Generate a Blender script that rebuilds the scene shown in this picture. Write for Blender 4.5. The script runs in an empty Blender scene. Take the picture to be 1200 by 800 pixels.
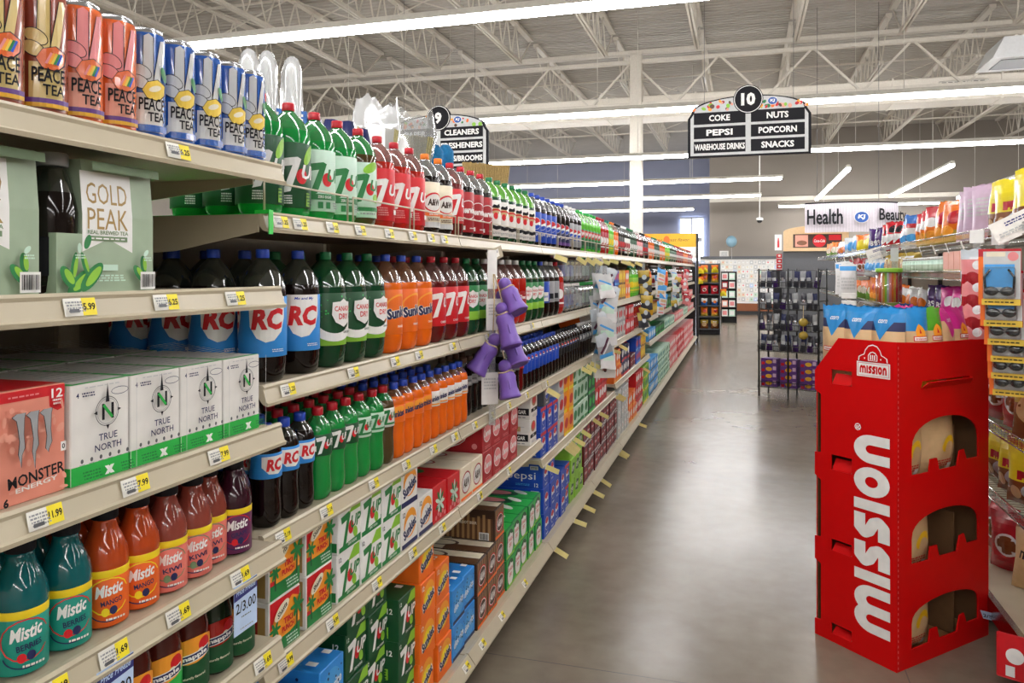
import bpy, bmesh, math, random
from math import sin, cos, pi, radians, atan2
from mathutils import Vector, geometry
random.seed(7)
SC = bpy.context.scene
COL = SC.collection

# ------------------------------------------------------------------ camera, world, exposure
cam = bpy.data.cameras.new('camera'); cam_ob = bpy.data.objects.new('camera', cam); COL.objects.link(cam_ob)
cam_ob.location = (0, 0, 1.575)
cam_ob.rotation_euler = (pi/2, 0, math.atan(270/900))
cam.sensor_width = 36; cam.sensor_fit = 'HORIZONTAL'; cam.lens = 36*900/1200
cam.shift_y = -83/1200; cam.clip_end = 200; cam.clip_start = .05
SC.camera = cam_ob
w = bpy.data.worlds.new('world'); SC.world = w; w.use_nodes = True
w.node_tree.nodes['Background'].inputs[0].default_value = (.85, .92, 1, 1)
w.node_tree.nodes['Background'].inputs[1].default_value = .06
SC.view_settings.view_transform = 'Standard'; SC.view_settings.look = 'None'
SC.view_settings.gamma = 1; SC.view_settings.use_curve_mapping = False
SC.view_settings.exposure = 0.83
LAMP = 33.0
SC.cycles.max_bounces = 7; SC.cycles.diffuse_bounces = 3; SC.cycles.glossy_bounces = 3
SC.cycles.transparent_max_bounces = 10; SC.cycles.transmission_bounces = 3
SC.cycles.caustics_reflective = False; SC.cycles.caustics_refractive = False
SC.cycles.sample_clamp_indirect = 4

# ------------------------------------------------------------------ materials
def lin(h):
    h = h.lstrip('#'); o = []
    for i in (0, 2, 4):
        v = int(h[i:i+2], 16)/255
        o.append(v/12.92 if v <= .04045 else ((v+.055)/1.055)**2.4)
    return o
MATS = {}
def M(name, hexc=None, rough=.45, metal=0, coat=0, var=.05, scale=30, spec=.5):
    if name in MATS: return MATS[name]
    m = bpy.data.materials.new(name); m.use_nodes = True; nt = m.node_tree; b = nt.nodes['Principled BSDF']
    c = lin(hexc)
    n = nt.nodes.new('ShaderNodeTexNoise'); n.inputs['Scale'].default_value = scale; n.inputs['Detail'].default_value = 1
    tc = nt.nodes.new('ShaderNodeTexCoord'); nt.links.new(tc.outputs['Object'], n.inputs['Vector'])
    r = nt.nodes.new('ShaderNodeMix'); r.data_type = 'RGBA'
    nt.links.new(n.outputs['Fac'], r.inputs['Factor'])
    r.inputs['A'].default_value = [max(0, v*(1-var*2)) for v in c]+[1]; r.inputs['B'].default_value = [min(1, v*(1+var*2)) for v in c]+[1]
    nt.links.new(r.outputs['Result'], b.inputs['Base Color'])
    b.inputs['Roughness'].default_value = rough; b.inputs['Metallic'].default_value = metal
    b.inputs['Coat Weight'].default_value = coat; b.inputs['Coat Roughness'].default_value = .06
    b.inputs['Specular IOR Level'].default_value = spec
    m.diffuse_color = c+[1]
    MATS[name] = m; return m
def EM(name, hexc, strength):
    if name in MATS: return MATS[name]
    m = bpy.data.materials.new(name); m.use_nodes = True; nt = m.node_tree; nt.nodes.clear()
    e = nt.nodes.new('ShaderNodeEmission'); o = nt.nodes.new('ShaderNodeOutputMaterial')
    e.inputs[0].default_value = lin(hexc)+[1]; e.inputs[1].default_value = strength
    nt.links.new(e.outputs[0], o.inputs[0]); MATS[name] = m; return m
def CLEAR(name, hexc, gloss=.22, tint=1.0):
    """thin clear plastic: tinted see-through film with a glossy surface"""
    if name in MATS: return MATS[name]
    m = bpy.data.materials.new(name); m.use_nodes = True; nt = m.node_tree; nt.nodes.clear()
    t = nt.nodes.new('ShaderNodeBsdfTransparent'); t.inputs[0].default_value = lin(hexc)+[1]
    g = nt.nodes.new('ShaderNodeBsdfGlossy'); g.inputs['Roughness'].default_value = .1
    d = nt.nodes.new('ShaderNodeBsdfDiffuse'); d.inputs[0].default_value = lin(hexc)+[1]
    f = nt.nodes.new('ShaderNodeLayerWeight'); f.inputs[0].default_value = .35
    mm = nt.nodes.new('ShaderNodeMath'); mm.operation = 'MULTIPLY_ADD'; mm.inputs[1].default_value = .5; mm.inputs[2].default_value = gloss*.4
    x = nt.nodes.new('ShaderNodeMixShader'); x2 = nt.nodes.new('ShaderNodeMixShader'); x2.inputs[0].default_value = 1-tint
    o = nt.nodes.new('ShaderNodeOutputMaterial')
    nt.links.new(f.outputs['Facing'], mm.inputs[0]); nt.links.new(mm.outputs[0], x.inputs[0])
    nt.links.new(t.outputs[0], x2.inputs[1]); nt.links.new(d.outputs[0], x2.inputs[2])
    nt.links.new(x2.outputs[0], x.inputs[1]); nt.links.new(g.outputs[0], x.inputs[2]); nt.links.new(x.outputs[0], o.inputs[0])
    MATS[name] = m; return m
for n, h, kw in [
    ('cream_steel', '#b3a992', dict(rough=.4, scale=8)), ('cream_channel', '#bcb29a', dict(rough=.35, scale=8)), ('back_steel', '#8f8574', dict(rough=.6)),
    ('kick_dark', '#2b2723', {}), ('white', '#efefec', {}), ('offwhite', '#e6e4df', {}), ('black', '#141416', {}), ('ink', '#1b1b20', dict(rough=.65, spec=.2)),
    ('navy', '#1c2353', {}), ('pblue', '#1647b4', {}), ('rcblue', '#2f8fe0', {}), ('skyblue', '#4aa3e6', {}), ('capblue', '#2348b8', dict(rough=.35)),
    ('red', '#cf1722', {}), ('dred', '#a3141f', {}), ('maroon', '#5d1320', {}), ('capred', '#c0192b', dict(rough=.35)), ('pink', '#e58b8d', {}), ('salmon', '#e8a18c', {}),
    ('peachbox', '#e3917c', {}), ('orange', '#f0701a', {}), ('lorange', '#f7a02c', {}), ('caporange', '#ec7d1c', dict(rough=.35)), ('yellow', '#f3d51f', {}), ('gold', '#d9a420', {}), ('cream', '#e5dcc3', {}),
    ('green', '#1a7c3d', {}), ('dgreen', '#0f4d2a', {}), ('ddgreen', '#0b3a22', {}), ('lime', '#8cc63a', {}), ('bgreen', '#27b34a', {}), ('capgreen', '#12703f', dict(rough=.35)), ('mint', '#c9e6d4', {}), ('sage', '#9fb398', {}), ('dsage', '#6f8a63', {}),
    ('grey', '#9a9c9f', {}), ('lgrey', '#c6c8c8', {}), ('dgrey', '#55575b', {}), ('silver', '#b5b7ba', dict(rough=.25, metal=.9)), ('brown', '#5a3a22', {}), ('dbrown', '#3a2415', {}), ('tan', '#c9a878', {}), ('kraft', '#a07b50', {}),
    ('purple', '#5a2e7c', {}), ('lpurple', '#c9a9c6', {}), ('teal', '#118a80', {}), ('dteal', '#0b4d52', {}), ('magenta', '#c4247f', {}), ('plum', '#4a1736', {}), ('bronze', '#a98a4e', {}),
    ('toy_purple', '#7557ad', dict(rough=.45)), ('straw', '#b59a62', dict(scale=120, var=.25, rough=.8)), ('straw_green', '#9c9468', dict(scale=120, var=.25, rough=.8)), ('chenille', '#1b6fa0', dict(rough=.9, scale=60, var=.25)),
    ('display_red', '#cb0306', dict(rough=.5, var=.02, spec=.2)), ('board_brown', '#6d5035', {}), ('black_wire', '#17181a', dict(rough=.35)), ('chrome', '#b9b9b4', dict(rough=.22, metal=1)), ('dark_pack', '#3a3b44', dict(rough=.3)), ('wood', '#8a4d27', dict(rough=.4, scale=6)),
    ('truss', '#d6d0c4', dict(rough=.5)), ('duct', '#e6e0d4', dict(rough=.5)), ('fixture_white', '#dcd9d0', dict(rough=.4)), ('rope', '#c9b48a', dict(rough=.8)), ('tagpaper', '#f2f0e8', dict(rough=.5)), ('tagyellow', '#f4e12a', dict(rough=.5)), ('flagyellow', '#f3e59a', dict(rough=.5)), ('signblue', '#bfd6f5', dict(rough=.5)), ('signnavy', '#2a2f74', {}), ('kj', '#2456a6', {}), ('headeryellow', '#edb324', {}),
    # liquids seen through the bottle wall
    ('cola', '#120907', dict(rough=.09, coat=.15, var=.02, spec=.3)), ('cherry', '#5b0c0c', dict(rough=.09, coat=.25, spec=.35)), ('redsoda', '#a81e14', dict(rough=.09, coat=.25, spec=.35)), ('orangesoda', '#e2640d', dict(rough=.09, coat=.25, spec=.35)), ('greenpet', '#12873a', dict(rough=.09, coat=.25, spec=.35)), ('dgreenpet', '#0b3a20', dict(rough=.09, coat=.25, spec=.35)), ('limepet', '#5fc036', dict(rough=.09, coat=.25, spec=.35)), ('tealjuice', '#0a5a5e', dict(rough=.09, coat=.25, spec=.35)), ('orangejuice', '#b4451a', dict(rough=.09, coat=.25, spec=.35)), ('peachjuice', '#8a3f33', dict(rough=.09, coat=.25, spec=.35)), ('purplejuice', '#33101f', dict(rough=.09, coat=.25, spec=.35)), ('applejuice', '#4a1812', dict(rough=.09, coat=.25, spec=.35)), ('darkgreenjuice', '#1d2a1a', dict(rough=.09, coat=.25, spec=.35)), ('brownpet', '#4a3a1e', dict(rough=.09, coat=.25, spec=.35)),
    ('mistpeach', '#e2776a', {}), ('mistorange', '#e8641c', {}), ('mistteal', '#14907f', {}), ('mistpurple', '#5e1c4c', {}), ('canblue', '#1d55a8', dict(rough=.25, coat=.5)), ('canorange', '#d8632c', dict(rough=.25, coat=.5)), ('cangold', '#d9c07a', dict(rough=.25, coat=.5)), ('candark', '#8c3f2a', dict(rough=.25, coat=.5)), ('cangrey', '#c9cacb', dict(rough=.3)), ('lemon', '#e6c445', {}), ('liner', '#35d24f', dict(rough=.25, coat=.4)),
    ('chiptan', '#d5b487', dict(rough=.3)), ('chipyellow', '#f0c21a', dict(rough=.3)), ('chipblue', '#1e83c6', dict(rough=.3)), ('chipgreen', '#58a62c', dict(rough=.3)), ('chipmagenta', '#cc2b8b', dict(rough=.3)),
    ('bagorange', '#e0711f', dict(rough=.25)), ('bagred', '#b3202b', dict(rough=.25)), ('bagblue', '#2f63ad', dict(rough=.25)), ('bagyellow', '#e2cf2b', dict(rough=.25)), ('bagwhite', '#e6e6e6', dict(rough=.25)), ('bagpurple', '#3f2360', dict(rough=.25)), ('baglilac', '#cdb2c9', dict(rough=.3)), ('bagbrown', '#7d4a28', dict(rough=.25)), ('bagclear', '#c4ccd2', dict(rough=.2)), ('baggreen', '#6f9a3a', dict(rough=.25)), ('bagolive', '#b59a3e', dict(rough=.25)), ('lens', '#12161f', dict(rough=.08, coat=1)),
]: M(n, h, **kw)
CLEAR('film', '#e4e6e6', .35, .75); CLEAR('headspace', '#b9bcbc', .3, .8); CLEAR('greenspace', '#2fa356', .25, .45); CLEAR('darkspace', '#5a6258', .25, .8); CLEAR('orangespace', '#b98a6a', .25, .7); CLEAR('limespace', '#86d45c', .25, .5); CLEAR('limedark', '#1f6b3f', .25, .6); CLEAR('redspace', '#c99a95', .25, .8)
CLEAR('filmwhite', '#eef0f0', .3, .5); CLEAR('blisterclear', '#f4f6f6', .1, .99)
EM('tube', '#faf8f8', LAMP)

# ------------------------------------------------------------------ mesh builder
class MB:
    def __init__(s): s.v = []; s.f = []; s.m = []; s.s = []; s.names = []
    def mi(s, n):
        if n not in s.names: s.names.append(n)
        return s.names.index(n)
    def add(s, vs, fs, mat, smooth=False):
        o = len(s.v); s.v += [tuple(v) for v in vs]; i = s.mi(mat)
        for f in fs: s.f.append([o+k for k in f]); s.m.append(i); s.s.append(smooth)
    def addbm(s, bm, mat, smooth=False):
        bm.verts.index_update(); s.add([v.co for v in bm.verts], [[v.index for v in f.verts] for f in bm.faces], mat, smooth); bm.free()
    def box(s, lo, hi, mat, bev=0, seg=1):
        x0, y0, z0 = lo; x1, y1, z1 = hi
        vs = [(x0,y0,z0),(x1,y0,z0),(x1,y1,z0),(x0,y1,z0),(x0,y0,z1),(x1,y0,z1),(x1,y1,z1),(x0,y1,z1)]
        fs = [(0,3,2,1),(4,5,6,7),(0,1,5,4),(1,2,6,5),(2,3,7,6),(3,0,4,7)]
        if not bev: s.add(vs, fs, mat); return
        bm = bmesh.new(); bv = [bm.verts.new(v) for v in vs]
        for f in fs: bm.faces.new([bv[k] for k in f])
        bmesh.ops.bevel(bm, geom=bm.edges[:], offset=bev, segments=seg, affect='EDGES', profile=.5)
        s.addbm(bm, mat)
    def lathe(s, prof, seg=28, mod=None, smooth=True, c=(0,0)):
        """prof: (r, z, material of the band ending here)"""
        rings = []; o = len(s.v)
        for (r, z, *_) in prof:
            for k in range(seg):
                a = 2*pi*k/seg; rr = r*(mod(a, z) if mod else 1)
                s.v.append((c[0]+rr*cos(a), c[1]+rr*sin(a), z))
        for i in range(1, len(prof)):
            mi = s.mi(prof[i][2])
            for k in range(seg):
                k2 = (k+1) % seg
                s.f.append([o+(i-1)*seg+k, o+(i-1)*seg+k2, o+i*seg+k2, o+i*seg+k]); s.m.append(mi); s.s.append(smooth)
        s.f.append([o+k for k in reversed(range(seg))]); s.m.append(s.mi(prof[1][2])); s.s.append(False)
        n = len(prof)-1
        s.f.append([o+n*seg+k for k in range(seg)]); s.m.append(s.mi(prof[n][2])); s.s.append(False)
    def tube(s, pts, r, mat, seg=8, cap=True):
        pts = [Vector(p) for p in pts]; o = len(s.v); i0 = s.mi(mat); n = len(pts)
        up = None
        for i, p in enumerate(pts):
            t = (pts[min(i+1, n-1)]-pts[max(i-1, 0)]).normalized()
            if up is None: up = Vector((0,0,1)) if abs(t.z) < .9 else Vector((1,0,0))
            a = t.cross(up).normalized(); b = a.cross(t).normalized(); up = b
            rr = r[i] if isinstance(r, (list, tuple)) else r
            for k in range(seg):
                th = 2*pi*k/seg+pi/seg; s.v.append(tuple(p+a*(rr*cos(th))+b*(rr*sin(th))))
        for i in range(n-1):
            for k in range(seg):
                k2 = (k+1) % seg; s.f.append([o+i*seg+k, o+i*seg+k2, o+(i+1)*seg+k2, o+(i+1)*seg+k]); s.m.append(i0); s.s.append(seg > 4)
        if cap:
            s.f.append([o+k for k in reversed(range(seg))]); s.m.append(i0); s.s.append(False)
            s.f.append([o+(n-1)*seg+k for k in range(seg)]); s.m.append(i0); s.s.append(False)
    def ball(s, c, r, mat, seg=14, rings=9, sc=(1,1,1)):
        bm = bmesh.new(); bmesh.ops.create_uvsphere(bm, u_segments=seg, v_segments=rings, radius=r)
        for v in bm.verts: v.co = Vector((v.co.x*sc[0]+c[0], v.co.y*sc[1]+c[1], v.co.z*sc[2]+c[2]))
        s.addbm(bm, mat, True)
    def plate(s, outer, holes, th, fn, mat):
        """flat board with holes: 2D outlines, thickness, map (x,y,d)->3D"""
        c = bpy.data.curves.new('c', 'CURVE'); c.dimensions = '2D'; c.fill_mode = 'BOTH'; c.extrude = th/2
        for pts in [outer]+holes:
            sp = c.splines.new('POLY'); sp.points.add(len(pts)-1); sp.use_cyclic_u = True
            for p, q in zip(sp.points, pts): p.co = (q[0], q[1], 0, 1)
        ob = bpy.data.objects.new('c', c); me = bpy.data.meshes.new_from_object(ob)
        s.add([fn(v.co.x, v.co.y, v.co.z) for v in me.vertices], [list(p.vertices) for p in me.polygons], mat)
        bpy.data.objects.remove(ob); bpy.data.curves.remove(c); bpy.data.meshes.remove(me)
    def prism(s, poly, y0, y1, mat, smooth=False):
        """polygon in x,z swept along y"""
        n = len(poly); vs = [(x, y0, z) for x, z in poly]+[(x, y1, z) for x, z in poly]
        fs = [[i, (i+1) % n, n+(i+1) % n, n+i] for i in range(n)]+[list(reversed(range(n))), list(range(n, 2*n))]
        s.add(vs, fs, mat, smooth)
    def mesh(s, name):
        me = bpy.data.meshes.new(name); me.from_pydata(s.v, [], s.f)
        for n in s.names: me.materials.append(MATS[n])
        me.polygons.foreach_set('material_index', s.m); me.polygons.foreach_set('use_smooth', s.s)
        me.update(); return me

TXT = {}
def text2d(body, bold=0, shear=0, res=2):
    k = (body, bold, shear, res)
    if k not in TXT:
        cu = bpy.data.curves.new('t', 'FONT'); cu.body = body; cu.offset = bold; cu.shear = shear; cu.resolution_u = res
        ob = bpy.data.objects.new('t', cu); me = bpy.data.meshes.new_from_object(ob)
        vs = [(v.co.x, v.co.y) for v in me.vertices]; fs = [list(p.vertices) for p in me.polygons]
        bpy.data.objects.remove(ob); bpy.data.curves.remove(cu); bpy.data.meshes.remove(me)
        xs = [v[0] for v in vs]; ys = [v[1] for v in vs]
        TXT[k] = (vs, fs, min(xs), max(xs), min(ys), max(ys))
    return TXT[k]
class CV:
    """flat artwork in metres (x across, y up), later laid onto a face, a cylinder or a bag"""
    def __init__(s): s.it = []
    def poly(s, pts, mat):
        tri = geometry.tessellate_polygon([[Vector((p[0], p[1], 0)) for p in pts]])
        s.it.append((list(pts), [list(t) for t in tri], mat)); return s
    def rect(s, x0, y0, x1, y1, mat): s.it.append(([(x0,y0),(x1,y0),(x1,y1),(x0,y1)], [[0,1,2,3]], mat)); return s
    def ell(s, cx, cy, rx, ry, mat, rot=0, n=20):
        p = []
        for k in range(n):
            a = 2*pi*k/n; x, y = rx*cos(a), ry*sin(a); p.append((cx+x*cos(rot)-y*sin(rot), cy+x*sin(rot)+y*cos(rot)))
        s.it.append((p, [list(range(n))], mat)); return s
    def arc(s, cx, cy, rx, ry, a0, a1, w, mat, n=14):
        vs = []; fs = []
        for k in range(n+1):
            a = radians(a0+(a1-a0)*k/n); vs += [(cx+(rx-w/2)*cos(a), cy+(ry-w/2)*sin(a)), (cx+(rx+w/2)*cos(a), cy+(ry+w/2)*sin(a))]
        for k in range(n): fs.append([2*k, 2*k+1, 2*k+3, 2*k+2])
        s.it.append((vs, fs, mat)); return s
    def line(s, x0, y0, x1, y1, w, mat):
        dx, dy = x1-x0, y1-y0; L = math.hypot(dx, dy); nx, ny = -dy/L*w/2, dx/L*w/2
        s.it.append(([(x0-nx,y0-ny),(x1-nx,y1-ny),(x1+nx,y1+ny),(x0+nx,y0+ny)], [[0,1,2,3]], mat)); return s
    def text(s, body, cx, cy, h, mat, w=None, bold=.02, shear=0, rot=0, res=2):
        vs, fs, x0, x1, y0, y1 = text2d(body, bold, shear, res)
        k = h/max(1e-6, y1-y0); kx = k if w is None else w/(x1-x0)
        mx, my = (x0+x1)/2, (y0+y1)/2; cr, sr = cos(rot), sin(rot); o = []
        for x, y in vs:
            X, Y = (x-mx)*kx, (y-my)*k; o.append((cx+X*cr-Y*sr, cy+X*sr+Y*cr))
        s.it.append((o, fs, mat)); return s
    def bars(s, x0, y0, x1, y1, mat, n=11):
        r = random.Random(n)
        x = x0
        while x < x1:
            wd = (x1-x0)/n*r.choice([.3,.5,.8]); s.rect(x, y0, min(x+wd, x1), y1, mat); x += wd+(x1-x0)/n*.5
        return s
    def lines(s, cx, cy, w, h, n, mat, seed=1):
        """small illegible print: rows of dashes"""
        r = random.Random(seed)
        for i in range(n):
            y = cy+h/2-h*(i+.5)/n; x = cx-w/2
            while x < cx+w/2:
                ww = r.uniform(.06, .2)*w; s.rect(x, y-h/n*.28, min(x+ww, cx+w/2), y+h/n*.28, mat); x += ww+.04*w
        return s
    def put(s, mb, fn, cut=None, eps=.00022, sx=1):
        for L, (vs, fs, mat) in enumerate(s.it):
            e = eps*(L+1)
            if cut:
                bm = bmesh.new(); bv = [bm.verts.new((x, y, 0)) for x, y in vs]
                for f in fs:
                    try: bm.faces.new([bv[k] for k in f])
                    except ValueError: pass
                for ax in (0, 1):
                    if not cut[ax]: continue
                    lo = min(v[ax] for v in vs); hi = max(v[ax] for v in vs); p = math.ceil(lo/cut[ax]+1e-6)*cut[ax]
                    while p < hi-1e-6:
                        no = (1,0,0) if ax == 0 else (0,1,0); co = (p,0,0) if ax == 0 else (0,p,0)
                        bmesh.ops.bisect_plane(bm, geom=bm.verts[:]+bm.edges[:]+bm.faces[:], plane_co=co, plane_no=no, dist=1e-6); p += cut[ax]
                bmesh.ops.triangulate(bm, faces=bm.faces[:])
                bm.verts.index_update(); mb.add([fn(v.co.x, v.co.y, e) for v in bm.verts], [[v.index for v in f.verts] for f in bm.faces], mat); bm.free()
            else:
                mb.add([fn(x, y, e) for x, y in vs], fs, mat)
    def cyl(s, mb, R, z0, a0=0):
        s.put(mb, lambda x, y, e: ((R+e)*cos(a0+x/R), (R+e)*sin(a0+x/R), z0+y), cut=(R*.22, 0))

# ------------------------------------------------------------------ objects
WORDS = ['first','second','third','fourth','fifth','sixth','seventh','eighth','ninth','tenth','eleventh','twelfth','thirteenth','fourteenth','fifteenth','sixteenth','seventeenth','eighteenth','nineteenth','twentieth']
def ordw(i):
    if i < 20: return WORDS[i]
    t = {2:'twenty',3:'thirty',4:'forty'}[(i+1)//10]; u = (i+1) % 10
    return t+'-'+WORDS[u-1] if u else {2:'twentieth',3:'thirtieth',4:'fortieth'}[(i+1)//10]
def ob(name, me, parent=None, label=None):
    o = bpy.data.objects.new(name, me); COL.objects.link(o)
    if parent: o.parent = parent
    if label: o['label'] = label
    return o
def tag(o, label, cat, group=None):
    o['label'] = label; o['category'] = cat
    if group: o['group'] = group
    return o
def struct(name, mb):
    o = ob(name, mb.mesh(name)); o['kind'] = 'structure'; return o
class Proto:
    """name, category, parts [(part name, mesh, label, [sub-parts])]; one part named None = the thing is that mesh"""
    def __init__(s, name, cat, parts): s.name = name; s.cat = cat; s.parts = parts
    def at(s, loc, rz, label, group=None, sc=1, tilt=None):
        for a_, b_ in (('from the near end','from near end'),('in the second row','in second row'),('in the third row','in third row'),('in the rear row','in rear row')):
            if len(label.replace('-',' ').split()) > 16: label = label.replace(a_, b_)
        def kids(parent, parts):
            for p in parts:
                c = ob(p[0], p[1], parent, p[2] if len(p) > 2 else None)
                if len(p) > 3: kids(c, p[3])
        if s.parts[0][0] is None:
            r = ob(s.name, s.parts[0][1]); kids(r, s.parts[1:])
        else:
            r = bpy.data.objects.new(s.name, None); r.empty_display_size = .05; COL.objects.link(r); kids(r, s.parts)
        r.location = loc; r.rotation_euler = (tilt[0] if tilt else 0, tilt[1] if tilt else 0, rz)
        if sc != 1: r.scale = (sc, sc, sc) if not isinstance(sc, tuple) else sc
        return tag(r, label, s.cat, group)
def single(name, cat, mb): return Proto(name, cat, [(None, mb.mesh(name))])
JR = random.Random(3)
FARB = []
def run(proto, xs, ys, z, rz, desc, place, group, jit=.0, end='from the near end', start=0, sc=1):
    if place == 'top soda shelf': sc = (1, 1, .945)
    if proto.name == 'soda_bottle' and ys[0] > 12.4: FARB.extend((proto, (xs, y, z), sc) for y in ys); return
    """one row along the aisle"""
    for i, y in enumerate(ys):
        lab = f'{ordw(i+start)} {desc} {end}, {place}' if len(ys) > 1 or start else f'{desc}, {place}'
        proto.at((xs+JR.uniform(-jit, jit), y+JR.uniform(-jit, jit)*.4, z), rz+JR.uniform(-1, 1)*(.12 if jit else 0), lab, group, sc)
def seq(a, p, n): return [a+p*i for i in range(n)]

# ------------------------------------------------------------------ bottle, can and carton kinds
PET2 = [(.036,.0),(.046,.004),(.052,.018),(.0548,.045),(.0548,.205),(.0535,.222),(.049,.24),(.0405,.258),(.0295,.272),(.02,.282),(.0142,.288),(.0142,.292)]
def two_litre(liquid, space, capm, cv, band, z0=.06, z1=.2, fill=.232, reps=(0,), seg=36, a0=0, name='soda_bottle', prof=PET2, H=.311, R=.0548, cap_r=.0155, cat='bottle', bands=()):
    b = MB(); p = [(prof[0][0], prof[0][1], liquid)]
    for (r, z), (r2, z2) in zip(prof, prof[1:]):
        if z < fill < z2: t = (fill-z)/(z2-z); p.append((r+(r2-r)*t, fill, liquid))
        p.append((r2, z2, liquid if z2 <= fill else space))
    b.lathe(p, seg, mod=lambda a, z: 1-.07*max(0, 1-z/.05)*(.5+.5*cos(5*a)) if z < .05 else 1)
    l = MB(); l.lathe([(R+.0002, z0, band), (R+.0006, z0+.0008, band), (R+.0006, z1-.0008, band), (R+.0002, z1, band)], seg)
    for zz0, zz1, m in bands: l.lathe([(R+.0007, zz0, m), (R+.0009, zz0+.0005, m), (R+.0009, zz1-.0005, m), (R+.0007, zz1, m)], seg)
    if cv:
        for rp in reps: cv.cyl(l, R+.0009, 0, a0+rp)
    c = MB(); zc = H-.021; c.lathe([(cap_r*.96, zc, capm), (cap_r, zc+.001, capm), (cap_r, H-.0025, capm), (cap_r*.9, H, capm)], 30, mod=lambda a, z: 1+.025*cos(15*a))
    return Proto(name, cat, [('body', b.mesh('body')), ('label_wrap', l.mesh('label_wrap')), ('cap', c.mesh('cap'))])
PET20 = [(.025,0),(.031,.004),(.0355,.016),(.0365,.035),(.035,.06),(.0335,.085),(.0345,.105),(.0366,.118),(.0366,.172),(.0345,.186),(.028,.2),(.019,.21),(.0128,.216),(.0128,.219)]
def small_bottle(liquid, space, capm, cv, band, z0=.12, z1=.168, seg=24, reps=(0,), a0=0, bands=(), fill=.195):
    return two_litre(liquid, space, capm, cv, band, z0, z1, fill, reps, seg, a0, prof=PET20, H=.237, R=.0366, cap_r=.0145, bands=bands)
A = -.55   # labels turned a little toward the near end
def cv7(mat7, ball=True, cy=.13, up='ink', s=1.0, cx=0):
    c = CV()
    c.poly([(cx-.042*s,cy+.028*s),(cx-.004*s,cy+.034*s),(cx+.004*s,cy+.03*s),(cx-.018*s,cy-.038*s),(cx-.034*s,cy-.042*s),(cx-.014*s,cy+.016*s),(cx-.038*s,cy+.012*s)], mat7)
    c.ell(cx+.006*s, cy-.006*s, .0125*s, .016*s, 'red'); c.text('UP', cx+.03*s, cy+.004*s, .03*s, up, bold=.03, shear=.25)
    return c
def globe(c, x, y, r):
    c.ell(x, y, r, r, 'white'); n = 10
    top = [(x+r*.94*cos(radians(a)), y+r*.94*sin(radians(a))) for a in [20+140*k/n for k in range(n+1)]]
    c.poly(top+[(x-r*.45, y+r*.12), (x, y+r*.02), (x+r*.5, y+r*.2)], 'red')
    bot = [(x+r*.94*cos(radians(a)), y+r*.94*sin(radians(a))) for a in [200+140*k/n for k in range(n+1)]]
    c.poly(bot+[(x+r*.4, y-r*.2), (x, y-r*.32), (x-r*.5, y-r*.28)], 'pblue'); return c
def seal(c, x, y, s):   # white shield with the red two-line name
    c.poly([(x-.034*s,y+.03*s),(x-.012*s,y+.032*s),(x,y+.04*s),(x+.012*s,y+.032*s),(x+.034*s,y+.03*s),(x+.036*s,y-.005*s),(x+.026*s,y-.026*s),(x,y-.04*s),(x-.026*s,y-.026*s),(x-.036*s,y-.005*s)], 'white')
    c.text('CANADA', x, y+.012*s, .0145*s, 'red', w=.058*s); c.text('DRY', x, y-.01*s, .016*s, 'red', w=.034*s); return c
def dots(c, x0, y0, x1, y1, n, mat, r, seed):
    q = random.Random(seed)
    for _ in range(n): rr = r*q.uniform(.5, 1.2); c.ell(q.uniform(x0, x1), q.uniform(y0, y1), rr, rr, mat, n=8)
    return c
# --- two litre kinds
c = CV(); c.poly([(-.04,.2),(.05,.2),(.05,.15),(.04,.118),(.02,.098),(0,.094),(-.02,.104),(-.036,.13)], 'white'); c.text('Me and My', .008, .19, .0085, 'pblue', w=.05, shear=.2); c.text('RC', .006, .148, .05, 'red', w=.078, bold=.05, shear=.15); c.lines(.03, .075, .03, .008, 2, 'white')
RC2 = two_litre('cola', 'darkspace', 'capblue', c, 'rcblue', .06, .2, .225, reps=(0, 2.1, 4.2), a0=-.85)
c = CV(); dots(c, -.06, .12, .06, .2, 26, 'bgreen', .0022, 4); c.arc(-.012,.14,.062,.058,200,350,.022,'white'); seal(c, .012, .147, .95); c.text('GINGER ALE', .03, .095, .006, 'dgreen', w=.04)
CD2 = two_litre('dgreenpet', 'limedark', 'capgreen', c, 'dgreen', .06, .2, .215, a0=-.35, bands=((.06,.088,'lime'),))
c = CV(); c.ell(.0,.155,.05,.03,'lorange',.3); c.ell(-.005,.158,.036,.02,'orange',.3); c.text('Sunkist', .006, .13, .036, 'white', w=.104, bold=.1, shear=.1, rot=.16); c.text('Sunkist', .006, .13, .034, 'navy', w=.098, bold=.05, shear=.1, rot=.16); c.text('ORANGE', .01, .085, .007, 'white', w=.03)
SK2 = two_litre('orangesoda', 'orangespace', 'capblue', c, 'orange', .06, .2, .222, a0=-.25)
c = cv7('white', cy=.14, up='white', s=1.2); c.text('CHERRY', .01, .075, .008, 'white', w=.04)
C72 = two_litre('cherry', 'redspace', 'capred', c, 'red', .06, .2, .222, a0=-.3)
c = cv7('white', cy=.12, up='white', s=1.25); c.ell(.03,.17,.012,.03,'lime',-.5); c.rect(.02,.035,.034,.07,'lime'); c.lines(.027,.052,.014,.034,4,'dgreen'); c.lines(-.03,.05,.02,.025,4,'white',3)
SU2 = two_litre('greenpet', 'greenspace', 'capred', c, 'dgreen', .03, .2, .236, a0=-.5)
c = cv7('green', cy=.125, up='green', s=1.2); c.rect(-.075,.062,.075,.078,'green'); c.text('ZERO SUGAR', .0, .07, .008, 'white', w=.04); c.rect(-.02,.038,-.006,.056,'green'); c.rect(.002,.038,.016,.056,'green'); c.lines(.04,.047,.03,.02,3,'grey')
SZ2 = two_litre('greenpet', 'greenspace', 'capred', c, 'mint', .03, .2, .225, a0=-.5)
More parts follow.
